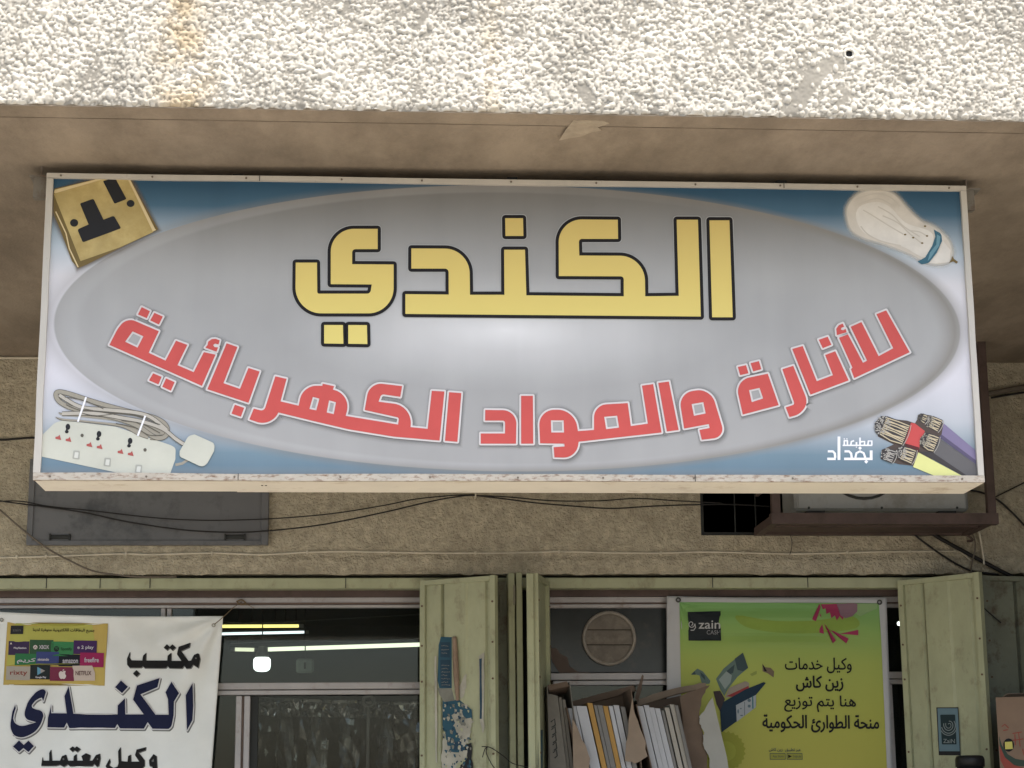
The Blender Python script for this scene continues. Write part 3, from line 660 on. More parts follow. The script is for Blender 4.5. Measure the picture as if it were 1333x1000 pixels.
    q = N.new('ShaderNodeMix'); q.data_type = 'RGBA'; q.blend_type = 'MULTIPLY'; q.inputs[0].default_value = 1; L.new(col, q.inputs[6]); L.new(mth('MULTIPLY', m1.outputs[0], m2.outputs[0]), q.inputs[7])
    # tan dust settled along the bottom edge
    ds = N.new('ShaderNodeMapRange'); ds.inputs[1].default_value = .05; ds.inputs[2].default_value = 0; ds.inputs[4].default_value = .45; L.new(h, ds.inputs[0])
    L.new(mix(mth('MULTIPLY', ds.outputs[0], m1.outputs[0]), q.outputs[2], (.33, .30, .24)), b.inputs['Base Color'])
    return m
FR = .022
b = MB()
nxp, nzp = 60, 20
vs = []; fs = []
for j in range(nzp+1):
    for i in range(nxp+1):
        x = SX0+.008+(SX1-SX0-.016)*i/nxp; z = SZ0+.008+(SZ1-SZ0-.016)*j/nzp
        vs.append((x, .012, z))
fs = [(j*(nxp+1)+i, j*(nxp+1)+i+1, (j+1)*(nxp+1)+i+1, (j+1)*(nxp+1)+i) for j in range(nzp) for i in range(nxp)]
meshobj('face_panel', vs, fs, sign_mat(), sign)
def S(px, py, k): return at(px, py, .012-.0012*k)
# frame mouldings (wobbly thin angle strips), each its own part
def strip(p, q, wd, m, name='frame_strip', n=40, inward=Vector((0, 0, 1)), dark=0):
    mb = MB(); vs = []; 
    for i in range(n+1):
        t = i/n; c = p.lerp(q, t)+inward*(.0025*noise.noise(Vector((t*6+p.x, p.z*3, 2))))
        d = inward*(wd*(1+.12*noise.noise(Vector((t*9, p.x, p.z)))))
        vs += [c+Vector((0, -.004, 0)), c+d+Vector((0, -.004-.001*noise.noise(Vector((t*11, 1, 1))), 0)), c+d+Vector((0, .012, 0)), c+Vector((0, .02, 0))]
    fs = []
    for i in range(n):
        a = i*4
        for k in range(4): fs.append((a+k, a+(k+1) % 4, a+4+(k+1) % 4, a+4+k))
    fs += [(0, 1, 2, 3), (n*4+3, n*4+2, n*4+1, n*4)]
    mb.add(vs, fs); return mb.build(name, m, sign)
c00, c10, c11, c01 = Vector((SX0, 0, SZ0)), Vector((SX1, 0, SZ0)), Vector((SX1, 0, SZ1)), Vector((SX0, 0, SZ1))
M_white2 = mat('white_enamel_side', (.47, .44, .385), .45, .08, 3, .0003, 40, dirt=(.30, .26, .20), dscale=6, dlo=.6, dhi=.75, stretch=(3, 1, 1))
strip(c00+Vector((0, 0, .0)), c10, .027, M_whiter); strip(c01, c11, .021, M_white2, inward=Vector((0, 0, -1)))
strip(c00+Vector((0, 0, .028)), c01-Vector((0, 0, .022)), .026, M_white2, inward=Vector((1, 0, 0))); strip(c10+Vector((0, 0, .028)), c11-Vector((0, 0, .022)), .024, M_white2, inward=Vector((-1, 0, 0)))
# box: bottom in two lapped sheets, sides, top, back
xs_ = at(345, 635, .1).x
b = MB(); b.box(SX0+.003, xs_, .013, SD, SZ0+.001, SZ0+.004); b.build('bottom_sheet', M_white, sign)
b = MB(); b.box(xs_-.12, SX1-.003, .016, SD, SZ0-.0015, SZ0+.0005); b.build('bottom_sheet', M_white, sign)
for px in (322, 327): 
    b = MB(); p = at(px+20, 634, .14); b.tube([(p.x, .10, SZ0-.004), (p.x, .10, SZ0)], .004, 8); b.build('rivet', M_dark, sign)
b = MB(); b.box(SX0+.001, SX0+.004, .021, SD, SZ0+.005, SZ1-.004); b.build('side_sheet', M_white2, sign)
b = MB(); b.box(SX1-.004, SX1-.001, .021, SD, SZ0+.005, SZ1-.004); b.build('side_sheet', M_white2, sign)
b = MB(); b.box(SX0+.004, SX1-.004, .022, SD, SZ1-.004, SZ1-.001); b.build('top_sheet', M_white2, sign)
b = MB(); b.box(SX0+.004, SX1-.004, SD-.003, SD-.001, SZ0+.005, SZ1-.004); b.build('back_sheet', M_white2, sign)
M_screw = mat('screw_head', (.16, .13, .10), .5, metal=.5)
for i in range(11):
    for z, dz in ((SZ0+.0135, 0), (SZ1-.0105, 0)):
        x = SX0+.08+(SX1-SX0-.16)*i/10+random.uniform(-.03, .03); b = MB(); b.tube([(x, -.0075, z), (x, -.002, z)], .0042, 8); b.build('screw', M_screw, sign)
for x, z0_, z1_ in ((at(338, 233, 0).x, SZ1-.021, SZ1), (at(1020, 238, 0).x, SZ1-.021, SZ1), (at(310, 628, 0).x, SZ0, SZ0+.027), (at(905, 628, 0).x, SZ0, SZ0+.027)):
    b = MB(); b.box(x-.0012, x+.0012, -.0068, -.002, z0_, z1_); b.build('frame_joint', M_dark, sign)
M_hang = mat('hanger_steel', (.17, .155, .13), .6, .15, 8, dirt=(.10, .06, .035), dscale=12)
# steel hangers to the soffit
for x in (SX0-.03, SX1+.02):
    b = MB(); b.box(x-.03, x+.03, .05, .09, SZ1-.085, SZ1+.0); b.box(x-.045 if x < 0 else x-.02, x+.02 if x < 0 else x+.055, .04, .20, SZ1, SZ1+.006); b.box(x-.004, x+.004, .05, .06, SZ1+.006, SOFZ+.01)
    b.build('hanger_bracket', M_hang, sign)
for t in (.2, .5, .8):
    x = SX0+(SX1-SX0)*t; b = MB(); b.box(x-.02, x+.02, .1, .14, SZ1-.001, SOFZ+.012); b.build('hanger_bracket', M_dark, sign)

# --- lettering
M_Ylet = bpy.data.materials.new('yellow_lettering')
def grad_z(m, z0, z1, stops, rough=.4):
    m.use_nodes = True; n = m.node_tree; N = n.nodes; L = n.links; b = N['Principled BSDF']; b.inputs['Roughness'].default_value = rough; b.inputs['Specular IOR Level'].default_value = .15
    g = N.new('ShaderNodeNewGeometry'); sx = N.new('ShaderNodeSeparateXYZ'); L.new(g.outputs['Position'], sx.inputs[0])
    mr = N.new('ShaderNodeMapRange'); mr.inputs[1].default_value = z0; mr.inputs[2].default_value = z1; L.new(sx.outputs[2], mr.inputs[0])
    r = N.new('ShaderNodeValToRGB'); L.new(mr.outputs[0], r.inputs[0]); e = r.color_ramp.elements
    e[0].color = (*stops[0][1], 1); e[1].color = (*stops[-1][1], 1); e[0].position = stops[0][0]; e[1].position = stops[-1][0]
    for p, c in stops[1:-1]: q = e.new(p); q.color = (*c, 1)
    L.new(r.outputs[0], b.inputs['Base Color']); return m
grad_z(M_Ylet, E(660, 445).z, E(660, 285).z, [(0, (.66, .55, .165)), (.5, (.63, .49, .145)), (1, (.56, .42, .135))])
M_blk = flat('black_print', (.014, .012, .012)); M_halo = flat('pale_halo_print', (.36, .36, .35))
M_red = flat('red_print', (.50, .085, .075)); M_redw = flat('white_outline_print', (.60, .56, .54))
def soft_mat(name, col, mx_):
    m = bpy.data.materials.new(name); m.use_nodes = True; n = m.node_tree; N = n.nodes; L = n.links
    b = N['Principled BSDF']; b.inputs['Base Color'].default_value = (*col, 1); b.inputs['Roughness'].default_value = .45
    a = N.new('ShaderNodeAttribute'); a.attribute_name = 'fade'; mu = N.new('ShaderNodeMath'); mu.operation = 'MULTIPLY'; mu.inputs[1].default_value = mx_; L.new(a.outputs['Fac'], mu.inputs[0]); L.new(mu.outputs[0], b.inputs['Alpha']); return m
M_soft = soft_mat('airbrushed_grey', (.10, .095, .085), .55)
def ppath(*a): return path(*a)
Y_ = (370, 260, 5.0); Z2 = (510, 260, 5.796); Z3 = (710, 260, 5.127)
def z2(x, y, r=0): return (x/Z2[2]+Z2[0], y/Z2[2]+Z2[1], r/Z2[2])
def z3(x, y, r=0): return (x/Z3[2]+Z3[0], y/Z3[2]+Z3[1], r/Z3[2])
head = [
 (path([(75, 410), (213, 410), (215, 612, 12), (560, 612, 20), (570, 552), (303, 550), (303, 190, 150), (608, 190), (608, 322), (442, 322, 22), (442, 420), (712, 422), (712, 740, 165), (72, 740, 170)], *Y_), []),
 (path([(260, 816), (382, 816), (385, 938), (260, 936)], *Y_), []), (path([(417, 816), (538, 817), (541, 940), (417, 938)], *Y_), []),
 (path([z2(103, 713), z2(430, 716), z2(429, 520, 28), z2(148, 520), z2(148, 368), z2(585, 370, 185), z2(590, 718), z2(850, 718), z2(848, 378), z2(1005, 378), z2(1015, 722),
        z3(523, 645), z3(523, 512, 20), z3(90, 510), z3(88, 131, 155), z3(483, 134), z3(485, 262), z3(223, 262, 20), z3(226, 373), z3(662, 375, 165), z3(666, 645),
        z3(890, 642), z3(876, 134), z3(1018, 134), z3(1037, 780), z2(103, 862)]), []),
 (path([z3(1095, 138), z3(1228, 138), z3(1250, 785), z3(1113, 785)]), []),
 (path([z2(856, 140), z2(990, 140), z2(993, 274), z2(858, 274)]), [])]
hp = Print(S)
for o_, h_ in head: hp.add(shape(o_, h_, 5.2), M_halo, 1)
for o_, h_ in head: hp.add(shape(o_, h_, 4.2), M_blk, 2)
for o_, h_ in head: hp.add(shape(o_, h_), M_Ylet, 3)
hp.build('headline_lettering', sign)
A4 = (130, 385, 6.059); A5 = (310, 460, 4.443); A6 = (610, 470, 3.92); A7 = (940, 390, 5.127)
R = []
def add(pts, A, holes=(), sm=False): R.append((path(pts, *A), [path(h, *A) for h in holes]))
add([(75, 388), (140, 262, 20), (215, 168, 75), (290, 205, 20), (465, 280), (385, 450), (518, 512), (600, 355), (690, 388), (612, 548), (740, 603), (820, 445), (912, 465), (805, 712)], A4, [[(258, 282), (343, 320), (297, 410), (199, 363)]])
for q in ([(330, 90), (395, 122), (370, 178), (300, 148)], [(430, 135), (497, 165), (465, 228), (397, 195)], [(420, 612), (487, 640), (462, 700), (388, 668)], [(522, 652), (590, 682), (560, 750), (492, 718)],
          [(832, 410), (850, 388), (855, 362), (882, 343), (912, 340), (945, 352), (936, 385), (908, 378), (893, 390), (905, 405), (932, 408), (920, 442)],
          [(1000, 375), (1085, 405), (975, 690), (1105, 735), (1172, 570), (1260, 598), (1172, 845), (848, 738)], [(1065, 860), (1138, 885), (1112, 955), (1038, 930)]): add(q, A4)
add([(215, 133), (280, 148), (245, 278), (350, 303), (375, 188, 75), (487, 188), (489, 176), (555, 190), (548, 210), (652, 240, 95), (622, 362), (925, 412), (931, 372, 12), (732, 328), (760, 168, 75), (948, 190), (938, 252), (828, 236, 16), (812, 280), (1010, 305, 110), (997, 427), (1096, 437), (1120, 217), (1193, 221), (1165, 505), (900, 482), (640, 440), (420, 388), (233, 342), (190, 425, 85), (65, 382), (90, 320), (150, 335, 22)], A5, [[(432, 252), (470, 262), (452, 330), (412, 322)], [(526, 272), (566, 283), (553, 352), (512, 342)]])
add([(1220, 225), (1291, 230), (1268, 512), (1196, 506)], A5)
add([(85, 250), (245, 252, 70), (242, 422), (62, 422), (62, 370), (186, 370), (186, 304, 12), (84, 304)], A6)
add([(268, 178), (328, 178), (330, 422), (268, 422)], A6)
add([(365, 420), (358, 250, 78), (540, 248, 85), (558, 358), (640, 352), (640, 225, 62), (812, 215), (828, 332), (915, 320), (885, 126), (942, 118), (985, 365), (562, 412), (548, 494, 62), (438, 492), (434, 440), (490, 436), (488, 422)], A6, [[(420, 303), (485, 303), (487, 365), (422, 365)], [(692, 285), (758, 279), (768, 340), (702, 348)]])
add([(968, 112), (1022, 105), (1072, 352), (1012, 360)], A6)
add([(1100, 345), (1072, 165, 70), (1235, 138, 75), (1310, 388, 60), (1190, 402), (1178, 352), (1230, 342), (1226, 322)], A6, [[(1138, 220), (1198, 210), (1210, 268), (1150, 280)]])
add([(138, 768), (88, 540, 95), (305, 495), (378, 705)], A7, [[(180, 605), (250, 590), (274, 660), (198, 685)]])
for q in ([(105, 450), (160, 438), (176, 492), (121, 505)], [(190, 425), (246, 411), (262, 465), (208, 480)], [(402, 465), (475, 442), (568, 672, 30), (545, 758, 60), (450, 785), (425, 720), (485, 700, 15)], [(645, 268), (705, 248), (730, 302), (672, 325)],
          [(468, 330), (538, 310), (632, 545), (740, 505), (688, 370), (755, 345), (845, 540), (590, 635)],
          [(780, 255), (840, 232), (940, 422), (968, 408), (858, 182), (930, 150), (1045, 378), (1142, 325), (1030, 98), (1095, 72), (1252, 352), (882, 525), (860, 465), (870, 455)],
          [(766, 238), (762, 195), (778, 172), (805, 160), (815, 182), (798, 188), (792, 200), (808, 205), (824, 195), (832, 218)]): add(q, A7)
def soft_ring(contours, r, parent, name, k, ms, dx=0, dy=0):
    vs = []; fs = []; fade = []
    for c in contours:
        c0 = offset(c, 1.0); n = len(c0)
        # resample both rings on the same parameter
        c = [Vector(p) for p in c]; L = len(c); ring = []
        for i in range(L):
            d0 = (c[i]-c[i-1]).normalized(); d1 = (c[(i+1) % L]-c[i]).normalized(); nn = Vector((d0.y+d1.y, -d0.x-d1.x))
            nn = nn.normalized() if nn.length > .1 else Vector((d0.y, -d0.x)); ring.append((c[i], nn))
        b0 = len(vs)
        for p, nn in ring:
            for t, a in ((0, 1), (.35, .55), (.7, .15), (1, 0)):
                q = p+nn*r*t; vs.append(S(q.x+dx, q.y+dy, k)); fade.append(a)
        for i in range(L):
            a = b0+i*4; e = b0+((i+1) % L)*4
            for j in range(3): fs.append((a+j, a+j+1, e+j+1, e+j))
    o = meshobj(name, vs, fs, ms, parent); at2 = o.data.attributes.new('fade', 'FLOAT', 'POINT'); at2.data.foreach_set('value', fade); return o
soft_ring([orient(o_) for o_, h_ in R], 9, sign, 'tagline_shadow_print', 1, M_soft, 1.2, 1.5)
rp = Print(S)
for i, (o_, h_) in enumerate(R): rp.add(shape(o_, h_, 2.3), M_redw, 2)
for o_, h_ in R: rp.add(shape(o_, h_), M_red, 3.2)
rp.build('tagline_lettering', sign)
# white printer's mark
M_wp = flat('white_print', (.78, .78, .80)); pm = Print(S); LZ = (1060, 520, 5.796)
for pts, wd in (([(102, 392), (140, 392), (155, 408), (158, 440)], 3.0), ([(98, 449), (162, 449)], 3.2), ([(186, 280), (186, 457)], 3.7), ([(228, 392), (262, 392), (278, 408), (282, 440)], 3.0),
                ([(225, 449), (440, 449)], 3.2), ([(429, 385), (429, 445)], 3.6), ([(310, 440), (318, 405), (345, 392), (372, 405), (385, 440)], 2.8),
                ([(214, 347), (438, 347)], 1.9), ([(226, 312), (226, 345)], 2.0), ([(250, 312), (250, 345)], 2.0), ([(222, 312), (254, 312)], 2.0), ([(275, 345), (280, 318), (300, 312)], 2.2), ([(318, 322), (318, 345)], 2.2), ([(345, 288), (345, 345)], 2.2), ([(350, 320), (380, 318), (378, 345)], 2.2), ([(404, 345), (408, 314), (434, 314), (434, 345)], 2.2)):
    pm.line(pts, wd, M_wp, 1+.15*random.random(), *LZ)
for cx_, cy_, r in ((345, 368, 14), (392, 470, 15), (226, 298, 6), (246, 298, 6), (318, 360, 6)): pm.poly([(cx_-r, cy_), (cx_, cy_-r), (cx_+r, cy_), (cx_, cy_+r)], M_wp, 1.3, *LZ)
pm.build('printers_mark', sign)

# --- picture: brass wall socket (top left)
SZ_ = (50, 220, 6.665)
M_brass = mat('brass_print', (.45, .35, .15), .45, .22, 5, spec=.12, dirt=(.33, .24, .085), dscale=4, dlo=.4, dhi=.65); M_brassd = flat('brass_edge_print', (.16, .115, .045)); M_brassl = flat('brass_light_print', (.62, .50, .28)); M_pdk = flat('dark_print', (.022, .022, .024))
sp = Print(S)
sp.poly([(132, 205), (140, 170), (600, 65), (782, 72), (1040, 522), (990, 550), (700, 688), (420, 830), (345, 860), (290, 800), (232, 640), (132, 380)], M_brassd, 1, *SZ_)
sp.poly([(134, 206), (142, 180), (600, 66), (785, 72), (1020, 530), (990, 545)], M_brassl, 1.5, *SZ_)
sp.poly([(132, 215), (600, 78), (770, 78), (995, 548), (700, 683), (365, 800)], M_brass, 2, *SZ_)
sp.line([(150, 370), (240, 560), (268, 690), (345, 852)], 1.6, M_brassl, 2, *SZ_); sp.line([(800, 90), (1015, 520)], .8, M_brassd, 2.5, *SZ_)
sp.poly([(360, 300, 12), (478, 258, 14), (565, 440), (655, 405, 18), (718, 515, 14), (385, 638, 14), (338, 525, 16), (435, 482)], M_pdk, 3, *SZ_)
sp.poly([(560, 105, 10), (665, 76, 14), (765, 262, 12), (660, 303, 12)], M_pdk, 3, *SZ_)
sp.ell(310/6.665+50, 468/6.665+220, 5.3, 5, M_pdk, 3); sp.ell(800/6.665+50, 300/6.665+220, 5.1, 4.6, M_pdk, 3)
sp.build('printed_socket', sign)
soft_ring([orient(path([(134, 206), (600, 66), (785, 72), (1030, 525), (700, 688), (345, 858), (132, 380)], *SZ_))], 9, sign, 'printed_socket_shadow', .6, soft_mat('airbrushed_brown', (.16, .12, .08), .8))
# --- picture: extension lead (bottom left)
EZ = (50, 490, 5.554); ep = Print(S)
M_ew = flat('ivory_print', (.50, .50, .42)); M_cab = flat('cable_print', (.30, .275, .22)); M_cabd = flat('cable_dark_print', (.11, .10, .08)); M_cabl = flat('cable_light_print', (.42, .39, .33)); M_er = flat('red_slot_print', (.36, .09, .08)); M_eg = flat('grey_switch_print', (.36, .36, .31))
ep.poly([(0, 570), (0, 450), (120, 335, 20), (180, 318), (560, 365), (965, 500, 20), (992, 520, 15), (990, 600), (948, 716), (660, 716), (0, 575)], M_ew, 1.5, *EZ)
def closed_band(pts, wd, m, k):
    c = smooth_path(pts, *EZ, 8); cs = [Vector(p) for p in c]; L = len(cs); o1 = []; o2 = []
    for i in range(L):
        d = (cs[(i+1) % L]-cs[i-1]).normalized(); q = Vector((-d.y, d.x))*wd/2; o1.append(tuple(cs[i]+q)); o2.append(tuple(cs[i]-q))
    a, b2 = (o1, o2) if abs(area(o1)) > abs(area(o2)) else (o2, o1); ep.add([orient(a), orient(b2, False)], m, k)
for dk, wdd in ((M_cabd, 7.6), (M_cab, 6.2)):
    kk = 2.0 if dk is M_cabd else 2.4
    closed_band([(90, 190), (130, 275), (330, 300), (620, 330), (800, 370), (905, 400), (900, 440), (800, 440), (600, 350), (300, 320), (140, 290), (75, 210), (100, 160)][:8]+[(860, 452), (740, 415), (600, 348), (330, 312), (150, 290)], wdd, dk, kk)
for dk, wdd in ((M_cabd, 6.6), (M_cab, 5.2)):
    kk = 2.8 if dk is M_cabd else 3.2
    closed_band([(130, 120), (200, 120), (420, 190), (640, 250), (840, 300), (925, 360), (920, 430), (840, 440), (700, 350), (480, 280), (260, 235), (150, 180)], wdd, dk, kk)
for dk, wdd in ((M_cabd, 5.8), (M_cabl, 4.2)):
    kk = 3.6 if dk is M_cabd else 4.0
    for pts in ([(150, 135), (300, 220), (470, 240), (700, 262), (820, 300), (930, 390)], [(170, 270), (400, 268), (600, 300), (760, 330), (900, 380), (990, 450), (1050, 490)]):
        ep.line(curve_pts([(*p, 0) for p in pts], 5), wdd, dk, kk, *EZ); kk += .05
for i, pts in enumerate(([(300, 262), (420, 285), (600, 270), (780, 300)], [(330, 235), (480, 262), (700, 285), (880, 350)], [(200, 205), (300, 245), (420, 250)], [(560, 340), (700, 372), (800, 425), (900, 425)], [(600, 320), (740, 340), (880, 410)], [(190, 150), (330, 175), (470, 235)])): ep.line(curve_pts([(*p, 0) for p in pts], 5), 1.1, M_cabd, 4.3+.02*i, *EZ)
ep.line([(990, 640), (1040, 630), (1085, 600)], 3.4, M_cab, 1.2, *EZ)
ep.line([(345, 150), (285, 328)], 2.4, M_wp, 5, *EZ); ep.line([(773, 285), (718, 430)], 2.4, M_wp, 5, *EZ)
ep.poly([(1085, 430, 20), (1130, 420), (1275, 485, 22), (1270, 540), (1215, 640, 22), (1180, 655, 20), (1020, 580, 16), (1022, 540)], M_ew, 5, *EZ)
for cx_, cy_ in ((205, 400), (430, 452), (655, 502)):
    ep.ell(cx_/5.554+50+1.5, (cy_-35)/5.554+490, 3, 4, M_pdk, 2.5); ep.ell(cx_/5.554+50, cy_/5.554+490, 2.4, 2.2, M_pdk, 2.5); ep.line([(cx_+8, cy_-50), (cx_-4, cy_+5)], 2.2, M_pdk, 2.6, *EZ)
    for dx in (-60, 14):
        x, y = cx_+dx, cy_+38+(dx+60)*.2; ep.poly([(x-22, y), (x-2, y-4), (x+8, y-16), (x+20, y+22), (x-22, y+14)], M_er, 2.5, *EZ)
    x, y = cx_+70, cy_+168; ep.poly([(x-22, y-32, 6), (x+25, y-30, 8), (x+22, y+34, 8), (x-30, y+28, 8)], M_eg, 2.5, *EZ); ep.poly([(x-10, y-20, 5), (x+16, y-18, 5), (x+10, y+24, 5), (x-18, y+20, 5)], flat('switch_print', (.56, .56, .5)), 3, *EZ)
for x, y in ((316, 427), (771, 532)): ep.ell(x/5.554+50, y/5.554+490, 2.1, 2.3, M_cabd, 2.5)
ep.build('printed_extension_lead', sign)
# --- picture: bulb (top right)
BZ = (1080, 230, 6.665); bp_ = Print(S)
M_bg = mat('bulb_glow_print', (.56, .52, .46), .5, .1, 14, spec=.12); M_bb = mat('bulb_light_print', (.64, .61, .56), .5, .08, 16, spec=.12); M_bs = flat('bulb_shade_print', (.52, .485, .43)); M_bt = flat('teal_print', (.05, .13, .18)); M_btl = flat('teal_light_print', (.14, .27, .33))
glow = smooth_path([(160, 380), (160, 260), (260, 150), (420, 122), (560, 160), (680, 290), (790, 390), (920, 450), (1030, 560), (1060, 680), (1000, 750), (850, 745), (700, 670), (500, 590), (300, 530), (200, 470)], *BZ, 5)
bp_.add([orient(glow)], M_bg, 1.4)
bp_.add([orient(smooth_path([(230, 360), (260, 260), (400, 220), (520, 260), (660, 400), (860, 470), (900, 560), (830, 700), (640, 610), (450, 560), (290, 480)], *BZ, 5))], M_bb, 2)
for i, pts in enumerate(([(290, 290), (360, 330), (520, 430), (640, 500)], [(420, 260), (540, 330), (640, 430), (780, 520)], [(270, 430), (330, 500), (450, 560), (620, 600)], [(460, 340), (590, 400), (700, 500), (800, 580)], [(250, 240), (420, 190), (560, 260)], [(220, 200), (380, 150), (520, 175), (610, 260)], [(700, 470), (780, 480), (850, 520)])):
    bp_.line(curve_pts([(*p, 0) for p in pts], 4), 1.5, M_bs, 2.4+.05*i, *BZ)
for x, y in ((655, 503), (725, 530), (803, 577), (845, 515), (828, 430)): bp_.ell(x/6.665+1080, y/6.665+230, 1.6, 1.1, M_brassd, 3)
bp_.poly([(905, 460), (970, 495, 20), (975, 560), (930, 660), (860, 750, 15), (800, 762), (762, 738), (830, 700), (890, 600), (918, 520)], M_bt, 3, *BZ)
bp_.poly([(930, 500), (962, 520), (950, 600), (880, 700), (850, 735), (870, 660), (925, 590)], M_btl, 3.5, *BZ)
bp_.poly([(912, 455), (975, 500), (985, 560), (1050, 640), (1040, 740), (930, 755), (865, 750), (940, 660), (980, 560)], M_bb, 2.2, *BZ)
bp_.poly([(1065, 690), (1080, 715), (1115, 740), (1100, 755), (1072, 735), (1035, 750), (1055, 720)], M_brassd, 3, *BZ)
bp_.build('printed_bulb', sign)
soft_ring([orient(glow)], 7, sign, 'printed_bulb_glow', 1.2, soft_mat('airbrushed_cream', (.55, .52, .46), .85))
# --- picture: cut power cables (bottom right)
KZ = (1060, 520, 5.796); kp = Print(S)
M_kp = flat('purple_print', (.20, .17, .27)); M_kg = flat('grey_cable_print', (.12, .115, .115)); M_kgd = flat('grey_cable_dark_print', (.055, .05, .05)); M_ky = flat('pale_yellow_print', (.62, .62, .25)); M_kr = flat('red_cable_print', (.50, .08, .075)); M_cop = flat('copper_tan_print', (.52, .44, .29)); M_wire = flat('wire_end_print', (.36, .34, .30)); M_krd = flat('dark_red_print', (.10, .03, .03))
kp.poly([(975, 180), (1230, 395), (1232, 480), (960, 270)], M_kp, 1.3, *KZ); kp.poly([(960, 265), (1233, 470), (1235, 500), (940, 285)], flat('purple_dark_print', (.10, .085, .14)), 1.6, *KZ)
kp.poly([(940, 290), (1235, 500), (1240, 595), (1180, 598), (900, 410)], M_kg, 2, *KZ); kp.poly([(900, 405), (1185, 598), (1160, 598), (790, 395), (880, 395)], M_kgd, 2.3, *KZ)
kp.poly([(730, 175), (760, 182), (835, 240), (800, 310), (790, 380), (680, 330)], M_kr, 2.6, *KZ); kp.poly([(680, 330), (790, 362), (790, 400), (700, 360)], M_krd, 2.8, *KZ)
kp.poly([(785, 400), (1155, 598), (960, 598), (745, 510)], M_ky, 2.6, *KZ)
kp.poly([(600, 150), (700, 160), (760, 180), (800, 110), (880, 120), (985, 190), (960, 300), (940, 420), (800, 505), (640, 490), (500, 450), (510, 380), (600, 340), (480, 280), (470, 200)], flat('brown_shadow_print', (.085, .065, .055)), 1.0, *KZ)
def strands(cx_, cy_, rx, ry, ang, ln, k, dark=M_wire, fill=M_cop):
    a = math.radians(ang); d = Vector((math.cos(a), math.sin(a))); q = Vector((-d.y, d.x)); c = Vector((cx_, cy_)); e = c+d*ln
    kp.poly([tuple(c+q*ry), tuple(c-d*rx*.6+q*ry*.8), tuple(c-d*rx), tuple(c-d*rx*.6-q*ry*.8), tuple(c-q*ry), tuple(e-q*ry*1.05), tuple(e+d*10), tuple(e+q*ry*1.05)], M_kgd, k, *KZ)
    n = int(ry/7)
    for i in range(n):
        t = -1+2*(i+.5)/n
        kp.line([tuple(c+q*ry*t*.9), tuple(c+d*ln*.5+q*ry*(t*1.0+.12*math.sin(i*2))), tuple(e+q*ry*t)], 1.35, fill, k+.4+.02*i, *KZ)
    rr = random.Random(int(cx_))
    for i in range(int(rx*ry/42)):
        u = rr.random()*2*math.pi; v = math.sqrt(rr.random()); p = c+d*(math.cos(u)*v*rx*.9-rx*.1)+q*math.sin(u)*v*ry*.92
        kp.ell(p.x/KZ[2]+KZ[0], p.y/KZ[2]+KZ[1], .85, .7, dark, k+1.0+.01*i, n=6)
    kp.line([tuple(e+d*8+q*ry*t*1.05-d*0+d*10*(1-t*t)) for t in (-1, -.5, 0, .5, 1)], .9, M_wire, k+1.8, *KZ)
strands(880, 170, 45, 48, 25, 75, 2, M_cab); strands(815, 140, 38, 34, 25, 30, 1.7, M_cabd)
strands(520, 200, 68, 80, 22, 185, 4); strands(845, 310, 50, 60, 22, 80, 4, M_cab); strands(545, 415, 45, 48, 20, 60, 4, M_wire, M_wire); strands(665, 405, 50, 55, 20, 90, 5)
kp.build('printed_cables', sign)

# ------------------------------------------------------------------ banners
def cloth_mat(name, col, stops=None, z0=0, z1=1):
    m = bpy.data.materials.new(name)
    if stops: grad_z(m, z0, z1, stops, .38)
    else: m = mat(name, col, .42, .05, 2)
    return m
YB = YA-.045
def wr1(x, y):   # left banner relief: pull folds fan out of the right-hand corner, soft vertical waves below
    r = math.hypot(x-290, y-802); a = math.atan2(y-802, 290-x)
    return .016*math.sin(a*11)*math.exp(-r/160)*(1-math.exp(-r/12))+.006*math.sin(x*.05+y*.012)+.030*noise.noise(Vector((x*.012+y*.006, y*.006, 3)))+.008*noise.noise(Vector((x*.03-y*.02, y*.012, 8)))+.003*noise.noise(Vector((x*.05, y*.03, 7)))
def B1(x, y, k): return at(x, y, YB-.014-.0028*k+wr1(x, y))
bn = thing('white_banner', 'white cloth banner with navy and black Arabic lettering tied across the left window', 'banner')
def cloth(name, quad, sag, surf, m, parent, nx_=90, ny_=110, back=.002):
    vs = []; fs = []
    (ax, ay), (bx, by), (cx_, cy_), (dx, dy_) = quad
    for j in range(ny_+1):
        for i in range(nx_+1):
            s, t = i/nx_, j/ny_; x = (ax*(1-s)+bx*s)*(1-t)+(dx*(1-s)+cx_*s)*t; y = (ay*(1-s)+by*s)*(1-t)+(dy_*(1-s)+cy_*s)*t+sag(s)*(1-t); vs.append(surf(x, y, 0))
    n = len(vs); vs += [v+Vector((0, back, 0)) for v in vs]
    W1 = nx_+1
    for j in range(ny_):
        for i in range(nx_):
            a = j*W1+i; fs.append((a, a+W1, a+W1+1, a+1)); fs.append((n+a, n+a+1, n+a+W1+1, n+a+W1))
    rim = [i for i in range(W1)]+[j*W1+nx_ for j in range(1, ny_+1)]+[ny_*W1+i for i in range(nx_-1, -1, -1)]+[j*W1 for j in range(ny_-1, 0, -1)]
    for p, q in zip(rim, rim[1:]+rim[:1]): fs.append((p, q, q+n, p+n))
    return meshobj(name, vs, fs, m, parent, True)
M_cloth = mat('white_vinyl', (.72, .735, .70), .4, .06, 3, .001, 9)
cloth('sheet', ((-14, 796), (290.5, 802), (262, 1180), (-40, 1180)), lambda s: 3.0*math.sin(math.pi*s), B1, M_cloth, bn)
M_navy = flat('navy_print', (.009, .012, .042)); M_bk = flat('ink_black_print', (.012, .012, .012)); M_shd = flat('grey_shadow_print', (.17, .17, .165)); M_wo = flat('white_banner_print', (.62, .62, .62))
bl = Print(B1, 4)
K1 = (0, 870, 7.693); K2 = (140, 870, 7.693)
